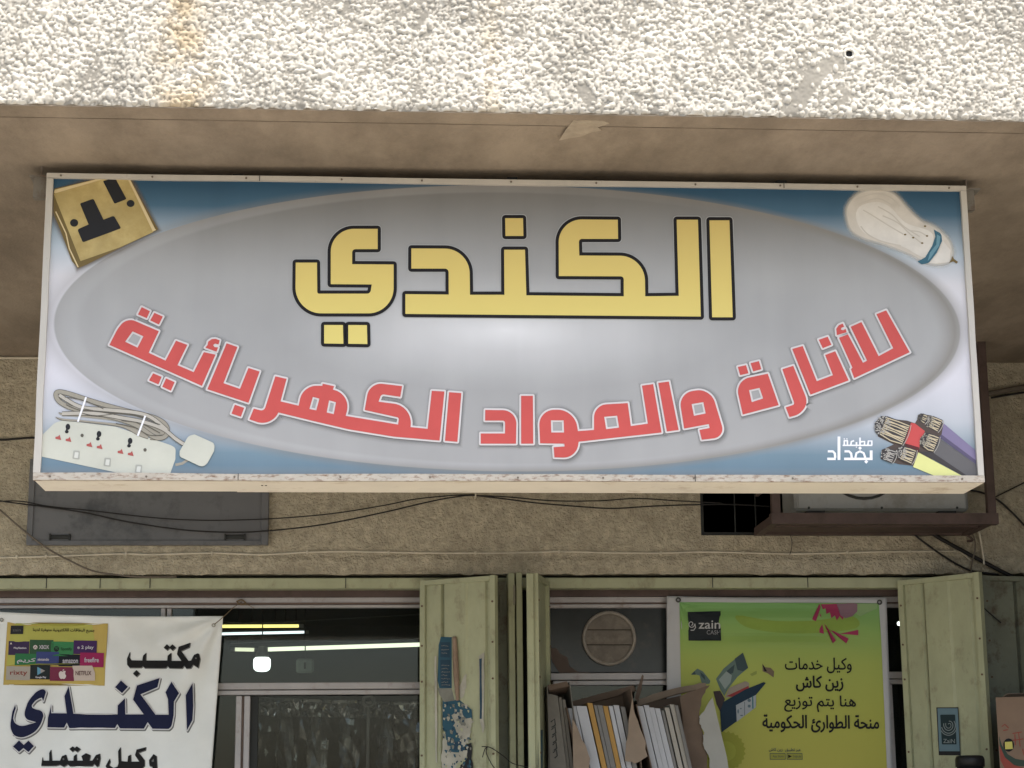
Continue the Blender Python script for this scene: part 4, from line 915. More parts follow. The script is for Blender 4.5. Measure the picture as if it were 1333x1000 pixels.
def k1(x, y, r=0): return (x/7.693, y/7.693+870, r/7.693)
def k2(x, y, r=0): return (x/7.693+140, y/7.693+870, r/7.693)
big = [
 path([k1(152, 365), k1(158, 400), k1(135, 470, 40), k1(130, 520, 30), k1(170, 575, 40), k1(240, 578, 20), k1(362, 540), k1(250, 510, 40), k1(245, 440, 20), k1(280, 330, 40), k1(380, 215, 50), k1(450, 205, 30), k1(460, 240), k1(432, 330), k1(420, 295), k1(370, 305, 40), k1(305, 385, 30), k1(350, 412, 30), k1(430, 425, 40), k1(435, 480), k1(400, 590, 60), k1(310, 670, 60), k1(180, 705, 60), k1(105, 640, 60), k1(105, 550), k1(122, 440)]),
 path([k1(190, 722), k1(238, 768), k1(285, 725), k1(340, 780), k1(285, 840), k1(235, 800), k1(190, 838), k1(130, 785)]),
 path([k1(512, 372), k1(512, 450), k1(668, 452), k1(645, 280), k1(688, 180), k1(735, 455), k2(100, 462), k2(102, 372), k2(175, 300), k2(178, 462), k2(362, 462), k2(255, 315), k2(295, 172), k2(522, 98), k2(500, 190), k2(330, 262), k2(480, 465), k2(612, 465), k2(605, 310), k2(580, 240), k2(640, 135), k2(716, 250), k2(665, 335), k2(662, 470), k2(640, 585, 20), k2(610, 608), k2(450, 606), k2(402, 540), k2(365, 605), k2(125, 603), k2(98, 560), k2(75, 598), k1(695, 600), k1(668, 545), k1(642, 595), k1(475, 592), k1(480, 500)]),
 path([k2(852, 148), k2(858, 380), k2(850, 520), k2(795, 622), k2(783, 270)]), path([k2(135, 122), k2(205, 186), k2(145, 250), k2(75, 190)])]
for c in big: bl.add(shape([(x+1.2, y+1.6) for x, y in c], (), 1.6), M_shd, .7)
for c in big: bl.add(shape(c, (), 1.5), M_wo, 1.5)
for c in big: bl.add(shape(c), M_navy, 2.4)
Q1 = (150, 820, 9.521)
mk = [(path([(180, 272), (182, 300), (175, 340), (200, 378), (335, 380), (345, 320), (382, 285), (378, 380), (645, 382), (650, 320), (692, 285), (692, 385), (822, 385), (765, 300), (785, 210), (930, 160), (918, 215), (815, 262), (905, 385), (940, 380), (975, 310), (1035, 285, 20), (1052, 360), (1030, 470), (965, 430), (935, 475), (880, 478), (855, 440), (830, 475), (670, 472), (652, 445), (625, 472), (365, 472), (345, 448), (320, 468), (180, 468), (148, 430), (145, 360)], *Q1), [[(x/9.521+150, y/9.521+820) for x, y in ((985, 350), (1000, 340), (1012, 352), (1000, 365))]]),
      (path([(640, 178), (675, 212), (708, 180), (750, 218), (710, 255), (675, 222), (645, 252), (600, 218)], *Q1), []), (path([(262, 498), (305, 540), (265, 580), (220, 540)], *Q1), [])]
for c, h in mk: bl.add(shape([(x+.7, y+.8) for x, y in c], (), .4), M_shd, .7)
for c, h in mk: bl.add(shape(c, h), M_bk, 2.0)
lo = [(path([k1(510, 815), k1(520, 925), k1(600, 925), k1(620, 880), k1(660, 865), k1(680, 925), k1(735, 925), k1(738, 880), k1(765, 860), k1(768, 925), k1(830, 925), k1(815, 880), k1(860, 850), k1(905, 870), k1(895, 925), k1(925, 925), k1(960, 870), k1(1000, 855), k1(1005, 900), k1(990, 975), k1(970, 985), k1(945, 955), k1(925, 978), k1(700, 980), k1(680, 960), k1(640, 985), k1(600, 965), k1(560, 975), k1(412, 975), k1(425, 890), k1(432, 925), k1(492, 925), k1(492, 850)]), [path([k1(625, 905), k1(640, 898), k1(645, 915), k1(630, 922)]), path([k1(968, 905), k1(980, 900), k1(984, 915), k1(972, 920)])]),
      (path([k1(728, 782), k1(748, 800), k1(768, 782), k1(805, 808), k1(775, 838), k1(748, 820), k1(725, 835), k1(695, 806)]), []),
      (path([k2(20, 905), k2(28, 935), k2(15, 970), k2(60, 1000), k2(100, 985), k2(110, 950), k2(105, 830), k2(130, 790), k2(135, 930), k2(200, 935), k2(205, 880), k2(232, 865), k2(235, 935), k2(320, 935), k2(275, 870), k2(290, 815), k2(385, 790), k2(380, 820), k2(310, 845), k2(370, 920), k2(370, 975), k2(340, 1010), k2(150, 1010), k2(110, 1040), k2(20, 1040), k2(-20, 980)]), []),
      (path([k2(420, 975), k2(415, 920), k2(460, 860), k2(490, 880), k2(495, 1000), k2(470, 1050), k2(400, 1050), k2(400, 1020), k2(450, 1000), k2(450, 985)]), [path([k2(440, 925), k2(462, 905), k2(465, 935), k2(445, 940)])])]
for c, h in lo: bl.add(shape([(x+.6, y+.7) for x, y in c], (), .4), M_shd, .7)
for c, h in lo: bl.add(shape(c, h), M_bk, 2.0)
bl.build('lettering', bn)
# little colour poster in the corner of the banner
PZ = (0, 780, 8.333); po = Print(B1, 4)
M_pmus = flat('mustard_print', (.48, .36, .10)); M_plim = flat('olive_print', (.40, .39, .09))
po.poly([(80, 250), (1172, 265), (1135, 940), (35, 930)], M_pmus, 1, *PZ); po.poly([(170, 262), (1000, 275), (1020, 400), (1045, 700), (70, 720), (110, 400)], M_plim, 1.5, *PZ)
cards = [((95, 455, 320, 610), (.045, .028, .07), 'PlayStation', (150, 520, 285, 545)), ((325, 440, 580, 600), (.035, .085, .045), 'XBOX', (425, 500, 530, 540)), ((560, 460, 800, 620), (.045, .20, .075), 'Spotify', (660, 525, 780, 565)), ((800, 448, 1052, 600), (.055, .022, .09), 'e 2 play', (840, 505, 1015, 550)),
         ((165, 590, 400, 720), (.03, .15, .06), 'كريم', (185, 640, 385, 700)), ((395, 570, 640, 715), (.045, .06, .18), 'nintendo', (410, 640, 530, 668)), ((640, 598, 870, 730), (.012, .014, .02), 'amazon', (680, 658, 845, 695)), ((870, 580, 1128, 740), (.28, .02, .085), 'freefire', (915, 635, 1070, 685)),
         ((70, 728, 330, 880), (.36, .33, .28), 'rixty', (110, 775, 295, 835)), ((330, 712, 545, 872), (.018, .022, .022), 'Google Play', (385, 838, 500, 862)), ((545, 735, 808, 890), (.17, .03, .06), None, None), ((785, 722, 1030, 885), (.50, .42, .36), 'NETFLIX', (820, 780, 990, 825))]
for i, ((xa, ya, xb, yb), colr, tx, bx) in enumerate(cards):
    if tx == 'NETFLIX': po.poly([(xa, ya), (1000, ya), (xb, 800), (xb, yb), (xa+20, yb)], flat('card_print', colr), 2+.1*i, *PZ)
    else: po.poly([(xa, ya), (xb, ya+4), (xb-6, yb), (xa-6, yb-4)], flat('card_print', colr), 2+.1*i, *PZ)
    if tx:
        c2 = flat('card_text_print', {'rixty': (.22, .04, .03), 'NETFLIX': (.08, .03, .03), 'Spotify': (.02, .07, .03)}.get(tx, (.50, .48, .52)))
        po.text(tx, bx[0]/8.333, bx[1]/8.333+780, bx[2]/8.333, bx[3]/8.333+780, c2, 3.6, arab=(tx == 'كريم'), bold=.12)
cp = flat('card_mark_print', (.62, .55, .52))
po.ell(612/8.333, 540/8.333+780, 3.4, 3.6, M_pdk, 3.5); po.line([(595, 528), (612, 522), (630, 530)], .6, flat('spot_line_print', (.045, .2, .075)), 3.9, *PZ); po.line([(598, 542), (612, 537), (628, 545)], .6, flat('spot_line_print', (.045, .2, .075)), 3.9, *PZ)
po.ell(383/8.333, 522/8.333+780, 2.8, 2.8, cp, 3.5); po.line([(370, 535), (383, 512), (396, 535)], .8, M_pdk, 3.9, *PZ)
po.poly([(405, 735), (490, 778), (405, 825)], flat('play_blue_print', (.12, .30, .42)), 3.5, *PZ); po.poly([(440, 755), (490, 778), (440, 803)], flat('play_grey_print', (.34, .30, .28)), 3.8, *PZ)
po.add([orient(smooth_path([(678, 788), (695, 778), (712, 785), (706, 800), (710, 822), (718, 832), (705, 860), (690, 866), (678, 862), (662, 866), (646, 850), (638, 822), (642, 795), (660, 782)], *PZ, 3))], cp, 3.5); po.poly([(678, 778), (682, 765), (695, 760), (692, 772)], cp, 3.5, *PZ); po.poly([(108, 490), (120, 468), (132, 490)], cp, 3.5, *PZ)
po.poly([(118, 288), (255, 288), (250, 380), (112, 380)], M_pdk, 3, *PZ); po.text('zain', 16.5, 818.5, 27, 822, flat('faint_print', (.12, .12, .12)), 3.5)
po.text('جميع البطاقات الالكترونية متوفرة لدينا', 43, 817.5, 123, 823.5, M_bk, 3, 1.0, .08, True)
po.build('corner_poster', bn)
M_eye = mat('brass_eyelet', (.3, .28, .22), .35, metal=.7)
for ex, ey in ((278, 814), (2, 807)): mb = MB(); mb.tube([B1(ex+2*math.cos(t), ey+2*math.sin(t), 3) for t in [i*math.pi/6 for i in range(12)]], .0025, 6, closed=True); mb.build('eyelet', M_eye, bn)
mb = MB(); mb.tube(curve_pts([B1(279, 813, 4), B1(291, 803, 3), at(304, 791, YB-.005), at(315, 783.5, YA-.01)]), .0022, 6); mb.tube(curve_pts([at(308, 783, YA-.01), at(315, 781, YA-.02), at(320, 786, YA-.012), at(313, 787, YA-.02), at(309, 784, YA-.01)]), .004, 6); mb.tube(curve_pts([at(317, 785, YA-.01), at(324, 788, YA-.02), at(331, 792, YA-.012)]), .0018, 6); mb.build('tie_cord', mat('brown_cord', (.16, .11, .06), .9), bn)

# green banner
def wr2(x, y):
    s = (x-872)/283
    fold = math.sin((y-775)*.16-1.6*(2*s-1)**2*1.2)*math.exp(-((y-815)/26)**2)*(1-(2*s-1)**2)
    r = math.hypot(x-882, y-783); a = math.atan2(y-783, x-882)
    return .012*fold+.006*math.sin(a*9)*math.exp(-r/70)*(1-math.exp(-r/14))+.006*noise.noise(Vector((x*.01, y*.006, 11)))+.004*math.sin(x*.03+1)
def B2(x, y, k): return at(x, y, YB-.014-.0028*k+wr2(x, y))
gb = thing('green_banner', 'lime green vinyl banner with white border and black Arabic text over the right window', 'banner')
cloth('sheet', ((868, 776), (1154, 778), (1168, 1180), (868, 1180)), lambda s: 1.5*math.sin(math.pi*s), B2, mat('banner_border_vinyl', (.42, .42, .42), .4, .06, 3), gb)
m_gb = cloth_mat('banner_green_print', None, [(0, (.38, .36, .065)), (.3, (.37, .38, .07)), (.62, (.34, .40, .085)), (.82, (.24, .38, .10)), (1, (.17, .35, .11))], zw(1000, 1000, YB), zw(1000, 785, YB))
gp = Print(B2, 4)
gp.add([orient([(884.5, 784), (1000, 784.6), (1144, 785.5), (1147, 830), (1155, 1010), (1155, 1150), (888, 1150), (886.5, 900)])], m_gb, 1)
GZ_ = (860, 740, 3.847)
M_gd = flat('green_shade_print', (.24, .30, .05)); M_mag = flat('magenta_print', (.30, .035, .09)); M_magl = flat('mauve_print', (.22, .13, .16))
gp.add([orient(smooth_path([(380, 235), (560, 262), (760, 262), (960, 240), (980, 300), (760, 325), (560, 320), (420, 290)], *GZ_, 4))], flat('olive_band_print', (.22, .32, .06)), 1.6)
st_ = [(795, 175)]
for i, (x, y) in enumerate([(800, 175), (812, 205), (826, 200), (830, 228), (848, 220), (855, 250), (872, 236), (882, 262), (896, 240), (912, 258), (920, 232), (940, 238), (945, 200), (975, 190), (970, 175)]): st_.append((x, y))
gp.poly(st_, M_mag, 2.2, *GZ_); gp.poly([(880, 176), (985, 176), (985, 215), (960, 240), (925, 250), (900, 235)], M_magl, 2.6, *GZ_); gp.poly([(950, 178), (1085, 176), (1085, 200), (1000, 240), (960, 215)], flat('pale_green_print', (.24, .36, .16)), 2.0, *GZ_)
for pts in ([(795, 176), (758, 255), (778, 265), (802, 195)], [(797, 225), (795, 322), (818, 328), (803, 235)], [(818, 275), (862, 376), (878, 360), (830, 290)], [(850, 310), (930, 376), (942, 352), (870, 315)], [(895, 328), (990, 308), (990, 335), (905, 328)]): gp.poly(pts, M_mag, 2.4, *GZ_)
gp.poly([(135, 218), (300, 214), (303, 362), (140, 362)], flat('logo_black_print', (.018, .022, .025)), 3, *GZ_)
M_lg = flat('logo_grey_print', (.42, .42, .42))
gp.text('zain', 909.5, 808, 937.5, 818.5, M_lg, 4.6, 0, .12); gp.text('CASH', 920, 820.5, 937.5, 826, flat('logo_dim_print', (.25, .25, .26)), 4.6)
gp.line([(900+4.4*math.cos(t)*(1-t/11), 812.5+5*math.sin(t)*(1-t/11)) for t in [i*.35 for i in range(24)]], 1.1, M_lg, 4.6); gp.line([(904.5, 812), (905.5, 817), (903, 820.5), (899, 820.5)], 1.2, M_lg, 4.8)
W2 = (870, 820, 5.558)
M_wal = flat('wallet_blue_print', (.012, .03, .052)); M_note = flat('banknote_print', (.11, .16, .14)); M_noted = flat('banknote_dark_print', (.045, .07, .075)); M_notel = flat('banknote_light_print', (.24, .29, .27))
gp.poly([(165, 320), (210, 280), (250, 300), (305, 370), (298, 390), (245, 395), (225, 330), (190, 322)], M_note, 2, *W2); gp.poly([(165, 325), (190, 300), (200, 325)], M_noted, 2.5, *W2); gp.poly([(230, 305), (262, 330), (268, 365), (238, 335)], M_noted, 2.5, *W2)
gp.poly([(345, 355), (400, 280), (540, 165), (578, 275), (500, 340), (430, 430), (405, 480), (375, 430)], M_note, 2, *W2); gp.poly([(480, 210), (540, 165), (578, 275), (540, 300), (500, 290)], M_noted, 2.4, *W2); gp.poly([(365, 360), (420, 300), (460, 330), (450, 380), (410, 430)], M_notel, 2.4, *W2); gp.poly([(420, 300), (480, 250), (470, 310), (450, 320)], M_noted, 2.6, *W2)
gp.poly([(680, 245), (700, 270), (740, 275), (765, 300), (762, 345), (720, 315), (682, 300)], flat('brown_note_print', (.16, .12, .08)), 2, *W2); gp.poly([(680, 245), (695, 300), (715, 300)], M_bk, 2.5, *W2); gp.poly([(590, 320), (640, 295), (640, 320), (605, 335)], flat('faint_green_print', (.24, .29, .07)), 2, *W2)
gp.poly([(325, 445), (375, 440), (410, 500), (380, 600), (350, 540)], flat('wallet_inner_print', (.05, .035, .035)), 2.5, *W2)
gp.poly([(410, 490), (440, 420), (560, 370, 12), (585, 385), (585, 440), (440, 490)], flat('card_cream_print', (.28, .24, .19)), 2.6, *W2); gp.poly([(420, 480), (580, 405), (585, 430), (460, 485)], flat('card_red_print', (.25, .04, .04)), 3, *W2)
gp.poly([(375, 590), (400, 520), (560, 430), (690, 378), (705, 385), (635, 470), (635, 560, 18), (385, 742)], M_wal, 3.2, *W2)
gp.poly([(490, 545), (635, 470), (633, 560), (495, 665)], flat('id_card_print', (.33, .36, .38)), 3.7, *W2)
for x, y, wd, hh in ((525, 570, 1.2, .8), (530, 620, 2, .8), (585, 510, 2.3, 2.3), (585, 552, 2, 2), (505, 590, 1, 3)): gp.ell(x/5.558+870, y/5.558+820, wd, hh, flat('id_detail_print', (.10, .15, .18)), 4.2, n=10)
gp.line([(552, 520), (552, 620)], .5, M_wal, 4.2, *W2); gp.line([(610, 480), (612, 570)], 1.6, flat('teal_bar_print', (.05, .16, .18)), 4.2, *W2)
c_ = []
for i in range(48):
    a = 2*math.pi*i/48; r = 26 if i % 2 else 23.5; c_.append((945+r*math.cos(a), 978+r*1.02*math.sin(a)))
gp.add([orient(c_)], flat('ghost_rosette_print', (.27, .285, .04)), 1.6); gp.ell(945, 978, 13, 13, flat('ghost_rosette_core_print', (.31, .33, .05)), 2.0)
for tx, x0_, y0_, x1_, y1_, sk in (('وكيل خدمات', 1022, 856.5, 1108.5, 876.5, 0), ('زين كاش', 1036.5, 880, 1097.5, 900, 0), ('هنا يتم توزيع', 1021, 905, 1114, 926.5, 1), ('منحة الطوارئ الحكومية', 993, 930.5, 1144, 953, 1)):
    gp.text(tx, x0_, y0_, x1_, y1_, M_bk, 3, sk, .22 if tx[0] in 'وه' else .42, True)
gp.text('"عبر تطبيق "زين كاش', 1001, 973.5, 1044, 979, M_noted, 3, .5, .08, True)
for xa, xb in ((1002, 1022.5), (1024, 1044.5)):
    gp.poly([(xa, 980.5), (xb, 980.5), (xb+.3, 989), (xa+.2, 989)], M_noted, 2, 0, 0, 1); gp.poly([(xa+.7, 981.2), (xb-.6, 981.2), (xb-.4, 988.3), (xa+.9, 988.3)], flat('badge_print', (.27, .27, .05)), 2.6, 0, 0, 1)
gp.poly([(1026, 982.5), (1031, 984.7), (1026, 987)], M_bk, 3.2); gp.text('Google play', 1032, 983, 1043, 987, M_noted, 3.2); gp.text('App Store', 1006, 983, 1020, 987, M_noted, 3.2)
gp.build('printed_design', gb)
M_eye2 = mat('dark_eyelet', (.09, .09, .085), .35, metal=.6)
for x, y in ((883, 781), (1145, 784)): mb = MB(); mb.tube([B2(x+2.6*math.cos(t), y+2.6*math.sin(t), 3) for t in [i*math.pi/6 for i in range(12)]], .0045, 6, closed=True); mb.build('eyelet', M_eye2, gb)

# ------------------------------------------------------------------ stickers on the leaves
def sticker_text(pr, *a, **k): pr.text(*a, **k)
st = thing('torn_poster', 'torn and peeling blue poster with curled brown edge on the left green door', 'poster')
pr = Print(lambda x, y, k: s1(x, y, k+1)); TZ = (560, 800, 5.0)
M_bp = flat('blue_poster_print', (.03, .085, .12)); M_bpd = flat('dark_blue_poster_print', (.025, .055, .085)); M_bpw = flat('torn_paper_white', (.36, .345, .285), .8, .3); M_bpg = flat('torn_paper_grey', (.20, .20, .17), .9, .3)
pr.poly([(70, 145), (140, 148), (140, 480), (60, 480), (48, 430), (55, 200)], M_bp, 1, *TZ); pr.poly([(66, 180), (128, 180), (128, 280), (66, 278)], M_bpd, 1.6, *TZ); pr.poly([(66, 295), (130, 295), (132, 480), (68, 470)], M_bpd, 1.6, *TZ)
pr.poly([(48, 480), (140, 482), (160, 560), (90, 570), (60, 520)], M_bpg, 1.1, *TZ)
pr.poly([(80, 560), (190, 555), (270, 620), (275, 680), (190, 700), (210, 790), (230, 880), (210, 900), (120, 895), (100, 790), (80, 720)], M_bp, 1, *TZ)
def ragged(pts, amp, seed, n=5, opened=False):
    rr = random.Random(seed); out = []
    for i in range(len(pts)-(1 if opened else 0)):
        a, b2 = pts[i], pts[(i+1) % len(pts)]
        for k in range(n): t = k/n; out.append((a[0]+(b2[0]-a[0])*t+rr.uniform(-amp, amp), a[1]+(b2[1]-a[1])*t+rr.uniform(-amp, amp)))
    return out
pr.poly(ragged([(145, 650), (180, 640), (280, 690), (270, 740), (240, 830), (215, 860), (190, 800), (160, 740)], 9, 1), M_bpw, 1.8, *TZ)
pr.poly(ragged([(80, 800), (100, 810), (125, 900), (245, 890), (225, 930), (180, 970), (150, 1010), (75, 1000), (70, 920)], 8, 2), M_bpw, 1.9, *TZ)
pr.poly(ragged([(190, 470), (232, 385), (235, 470), (215, 530), (195, 560)], 5, 3), M_bpw, 1.8, *TZ)
pr.poly(ragged([(170, 680), (225, 665), (235, 720), (200, 720)], 6, 8), M_bpg, 2.2, *TZ)
pr.poly(ragged([(150, 820), (200, 825), (215, 870), (160, 885)], 10, 5), M_bpd, 2.2, *TZ); pr.poly(ragged([(215, 850), (270, 830), (275, 1010), (175, 1010), (240, 930)], 8, 6), M_pdk, 1.3, *TZ)
for i, (y, wd) in enumerate(((330, 50), (352, 44), (374, 50), (396, 38), (418, 48), (440, 40), (458, 50), (205, 40), (230, 46), (252, 30))):
    rr = random.Random(i); xx = 74
    while xx < 74+wd:
        ww = rr.uniform(4, 10); pr.line([(xx, y+rr.uniform(-3, 3)), (xx+ww, y+rr.uniform(-4, 4))], .8, M_bpg, 2.2+rr.random()*.3, *TZ); xx += ww+3
rr = random.Random(5)
for i in range(110):
    x = rr.uniform(85, 265); y = rr.uniform(570, 1000); q = rr.uniform(3, 10); pr.poly(ragged([(x-q, y-q*1.4), (x+q, y-q), (x+q*.6, y+q*1.6), (x-q*.8, y+q)], q*.4, i, 3), rr.choice([M_bpw, M_bpg, M_bp, M_bpd, M_green, M_bpw]), 2.5+.012*i, *TZ)
pr.build('poster_paper', st)
# curled brown edge, standing proud as a rolled tube
mb = MB(); mb.tube(curve_pts([s1(560+158/5, 800+145/5, 9), s1(560+165/5, 800+300/5, 12), s1(560+172/5, 800+450/5, 13), s1(560+178/5, 800+560/5, 8)]), lambda t: .013*(.75+.5*math.sin(math.pi*min(1, t*1.1+.05))), 10); mb.build('curled_edge', mat('brown_paper_back', (.24, .17, .12), .8, .2, 12), st, True)
for i, (pts, lab) in enumerate((([(318, 270), (350, 248), (352, 400), (348, 690), (355, 720), (345, 780), (335, 740), (322, 680), (320, 400)], 'thin torn blue and white poster strip down the left green door'), ([(28, 275), (40, 268), (42, 420), (46, 700), (44, 970), (34, 960), (30, 600)], 'pale shred of old paper along the left edge of the left door'))):
    so_ = Print(lambda x, y, k: s1(x, y, k+1)); so_.poly(ragged(pts, 2.5, 9+i, 3), M_bpw if i else M_bpw, 1, *TZ)
    if i == 0: so_.poly(ragged([(320, 290), (336, 285), (336, 680), (322, 680)], 2, 4), M_bpd, 1.6, *TZ)
    o = so_.build('paper_strip'); tag(o, lab, 'paper')
stk = thing('blue_sticker', 'blue sticker with a dark swirl logo on the right green door', 'sticker')
pr = Print(lambda x, y, k: s2(x, y, k+1)); UZ = (1190, 890, 9.09)
pr.poly([(262, 282), (522, 280), (548, 850), (292, 848)], M_pdk, 1, *UZ); pr.poly([(275, 292), (515, 292), (540, 800), (298, 800)], flat('steel_blue_print', (.13, .20, .235)), 1.6, *UZ)
pr.poly([(308, 368, 12), (485, 366, 12), (502, 720, 12), (328, 720, 12)], flat('swirl_ground_print', (.02, .035, .04)), 2.2, *UZ)
M_sw = flat('swirl_print', (.20, .23, .23))
for i, (r0, a0, a1) in enumerate(((28, -2.5, 3.6), (55, -1.6, 3.4), (88, -.6, 2.9), (112, .3, 2.6))):
    pr.line([(412+(r0+6*t)*math.cos(t)*.85, 490+(r0+6*t)*math.sin(t)) for t in [a0+(a1-a0)*j/16 for j in range(17)]], 1.1 if i else .9, M_sw, 2.8+.1*i, *UZ)
pr.text('ZaiN', 1190+345/9.09, 890+655/9.09, 1190+482/9.09, 890+702/9.09, M_sw, 3, .3, .1)
pr.build('print', stk)
pr = Print(lambda x, y, k: s3(x, y, k+1)); pr.poly([(700.5, 951), (706.5, 950), (706.5, 1010), (700.5, 1010)], M_bpd, 1); pr.poly([(701.5, 958), (705.6, 958), (705.6, 1000), (701.5, 1000)], M_bp, 1.6); tag(pr.build('narrow_sticker'), 'narrow blue sticker seen edge-on on the door between the windows', 'sticker')

# ------------------------------------------------------------------ air conditioner in its steel cage
cage = thing('steel_cage', 'maroon painted angle-iron cage bracketed to the wall behind the sign', 'cage')
Yc0, Yc1 = YW-.5, YW-.004
cx0, cx1 = at(1010, 675, Yc0).x, at(1291, 678, Yc0).x; cz0 = at(1150, 676, Yc0).z; cz1 = at(1275, 436, Yc0).z
bw = .045
def cbar(a, c, name='angle_bar', wd=bw, m=M_maroon):
    mb = MB(); mb.bar(a, c, wd, wd); return mb.build(name, m, cage)
for x in (cx0, cx1):
    cbar((x, Yc0, cz0+.03), (x, Yc0, cz1)); cbar((x, Yc0+.03, cz0), (x, Yc1, cz0)); cbar((x, Yc0+.03, cz1), (x, Yc1, cz1))
cbar((cx0-.03, Yc0, cz0), (cx1+.03, Yc0, cz0), wd=.06); cbar((cx0+.03, Yc1-.03, cz0), (cx1-.03, Yc1-.03, cz0)); cbar((cx0+.03, Yc0, cz1), (cx1-.03, Yc0, cz1))
cbar((cx0+.03, Yc0+.17, cz0-.001), (cx1-.03, Yc0+.17, cz0-.001), wd=.04)
mb = MB(); mb.box(cx0+.03, cx1-.03, Yc0+.19, Yc1-.06, cz0-.012, cz0-.006); mb.build('floor_sheet', M_maroon, cage)
for i in range(1, 5): z = cz0+(cz1-cz0)*i/5; cbar((cx0, Yc0+.03, z), (cx0, Yc1, z), 'rung', .014, mat('rusty_rung', (.12, .09, .07), .8) if i == 1 else bpy.data.materials['rusty_rung'])
ac = thing('air_conditioner', 'pale grey outdoor air conditioner unit sitting in the maroon cage', 'air conditioner')
ax0, ax1 = at(1034, 655, Yc0+.06).x, at(1261, 655, Yc0+.06).x; az = cz0+.031
M_ac = mat('ac_enamel', (.30, .305, .29), .5, .1, 4, dirt=(.2, .19, .165), dscale=4)
mb = MB(); mb.box(ax0, ax1, Yc0+.06, Yc0+.38, az+.025, az+.58, b=.015); mb.build('casing', M_ac, ac)
mb = MB(); mb.box(ax0+.02, ax1-.02, Yc0+.052, Yc0+.06, az+.035, az+.56, b=.003); mb.build('front_panel', M_ac, ac)
for x in (ax0+.12, ax1-.12): mb = MB(); mb.box(x-.05, x+.05, Yc0+.07, Yc0+.37, az, az+.026); mb.build('foot', M_dark, ac)
for px in (1053, 1148, 1246): mb = MB(); p = at(px, 661, Yc0+.05); mb.tube([(p.x, Yc0+.049, p.z), (p.x, Yc0+.06, p.z)], .007, 8); mb.build('screw', M_dark, ac)
mb = MB(); cc = Vector(((ax0+ax1)/2-.1, Yc0+.048, az+.31)); mb.tube([cc+Vector((.22*math.cos(t), 0, .22*math.sin(t))) for t in [i*math.pi/16 for i in range(32)]], .008, 6, closed=True)
for r in (.17, .12, .07): mb.tube([cc+Vector((r*math.cos(t), 0, r*math.sin(t))) for t in [i*math.pi/16 for i in range(32)]], .003, 6, closed=True)
mb.build('fan_grille', M_dark, ac)

# ------------------------------------------------------------------ cables and pipes
M_cb = mat('black_cable', (.014, .013, .012), .55, .2, 10); M_cw = mat('old_white_cable', (.55, .50, .39), .7, .15, 10); M_cg = mat('grey_cable_sheath', (.13, .11, .085), .8, .2, 8)
def cable(pts, r, m, label, Y=None, name='cable', group='cables strung along the wall', cat='cable'):
    Y = YW-.035 if Y is None else Y
    P = []
    for p in pts: P.append(at(p[0], p[1], Y if len(p) < 3 else p[2]))
    mb = MB(); mb.tube(curve_pts(P, 7), r, 7); o = mb.build(name, m, None, True); tag(o, label, cat, group); return o
cable([(-40, 645), (0, 652), (20, 655), (60, 660), (108, 667), (170, 680), (240, 690), (300, 693), (350, 691), (420, 683), (500, 667), (560, 653), (600, 646), (619, 645)], .0042, M_cb, 'lower of the two thick black cables sagging below the sign at left', YW-.075)
cable([(-40, 660), (0, 653), (30, 653), (62, 659), (120, 665), (200, 674), (270, 677.5), (350, 675.5), (430, 669), (500, 658), (540, 650), (590, 645), (619, 644)], .0035, M_cb, 'upper of the two thick black cables sagging below the sign at left', YW-.07)
cable([(619, 645), (660, 650), (700, 655), (760, 660), (800, 662), (850, 659), (912, 657), (960, 657), (1010, 660)], .0042, M_cb, 'black cable sagging right of the tie point, lower strand', YW-.06)
cable([(619, 645), (660, 647), (720, 652), (780, 652), (830, 649), (880, 652), (940, 655)], .0036, M_cb, 'black cable sagging right of the tie point, upper strand', YW-.07)
cable([(-30, 640), (0, 664), (30, 690), (60, 713), (85, 727), (120, 743), (150, 748), (180, 751), (230, 751)], .005, M_cg, 'grey dusty cable slanting down across the corner of the blue-grey shutter', YW-.08)
cb = [(-40, 726), (0, 726), (60, 724.5), (100, 723), (164, 721), (200, 722), (276, 720), (340, 722), (400, 719), (450, 718), (506, 719), (570, 720), (640, 720), (700, 719), (728, 718), (790, 719.5), (860, 720), (912, 718.5), (968, 719.5), (1035, 721), (1103, 719.5), (1140, 718.5), (1185, 718), (1243, 718), (1255, 722), (1264, 730)]
cw = cable(cb, .0058, M_cw, 'thin white cable clipped in a line along the wall above the doors', YW-.008)
mb = MB()
for px, py in ((22, 725), (60, 724.5), (164, 721), (276, 720), (400, 719), (506, 719), (619, 720), (728, 718), (860, 720), (968, 719.5), (1103, 719.5), (1184, 718), (1243, 718)):
    p = at(px, py, YW-.01); c = MB(); c.box(p.x-.006, p.x+.006, YW-.022, YW+.001, p.z-.011, p.z+.009, b=.002); c.build('cable_clip', M_cw, cw)
cable([(-40, 569), (0, 572.5), (20, 571.5), (45, 570), (90, 571)], .006, M_cb, 'black cable crossing the wall left of the sign', YW-.012)
cable([(-40, 466), (0, 466), (30, 466), (60, 466)], .008, M_cw, 'pale conduit tucked under the soffit left of the sign', YW-.012, 'conduit', cat='conduit')
cable([(1180, 685), (1195, 700), (1225, 722), (1250, 737), (1268, 744), (1300, 748)], .006, M_cb, 'thinner black hose slanting from under the cage to the door top', YW-.03)
cable([(1208, 690), (1222, 700), (1262, 722), (1300, 742), (1320, 752)], .012, M_cb, 'thick black insulated pipe slanting from under the cage', YW-.04, 'insulated_pipe', cat='pipe')
cable([(1262, 690), (1268, 700), (1269, 715), (1265, 735), (1264, 746)], .0045, M_cg, 'short grey cable hanging straight from the cage', YW-.05)
cable([(1274, 688), (1277, 705), (1280, 722), (1281, 735)], .006, M_cw, 'stub of white pipe hanging below the cage corner', YW-.05)
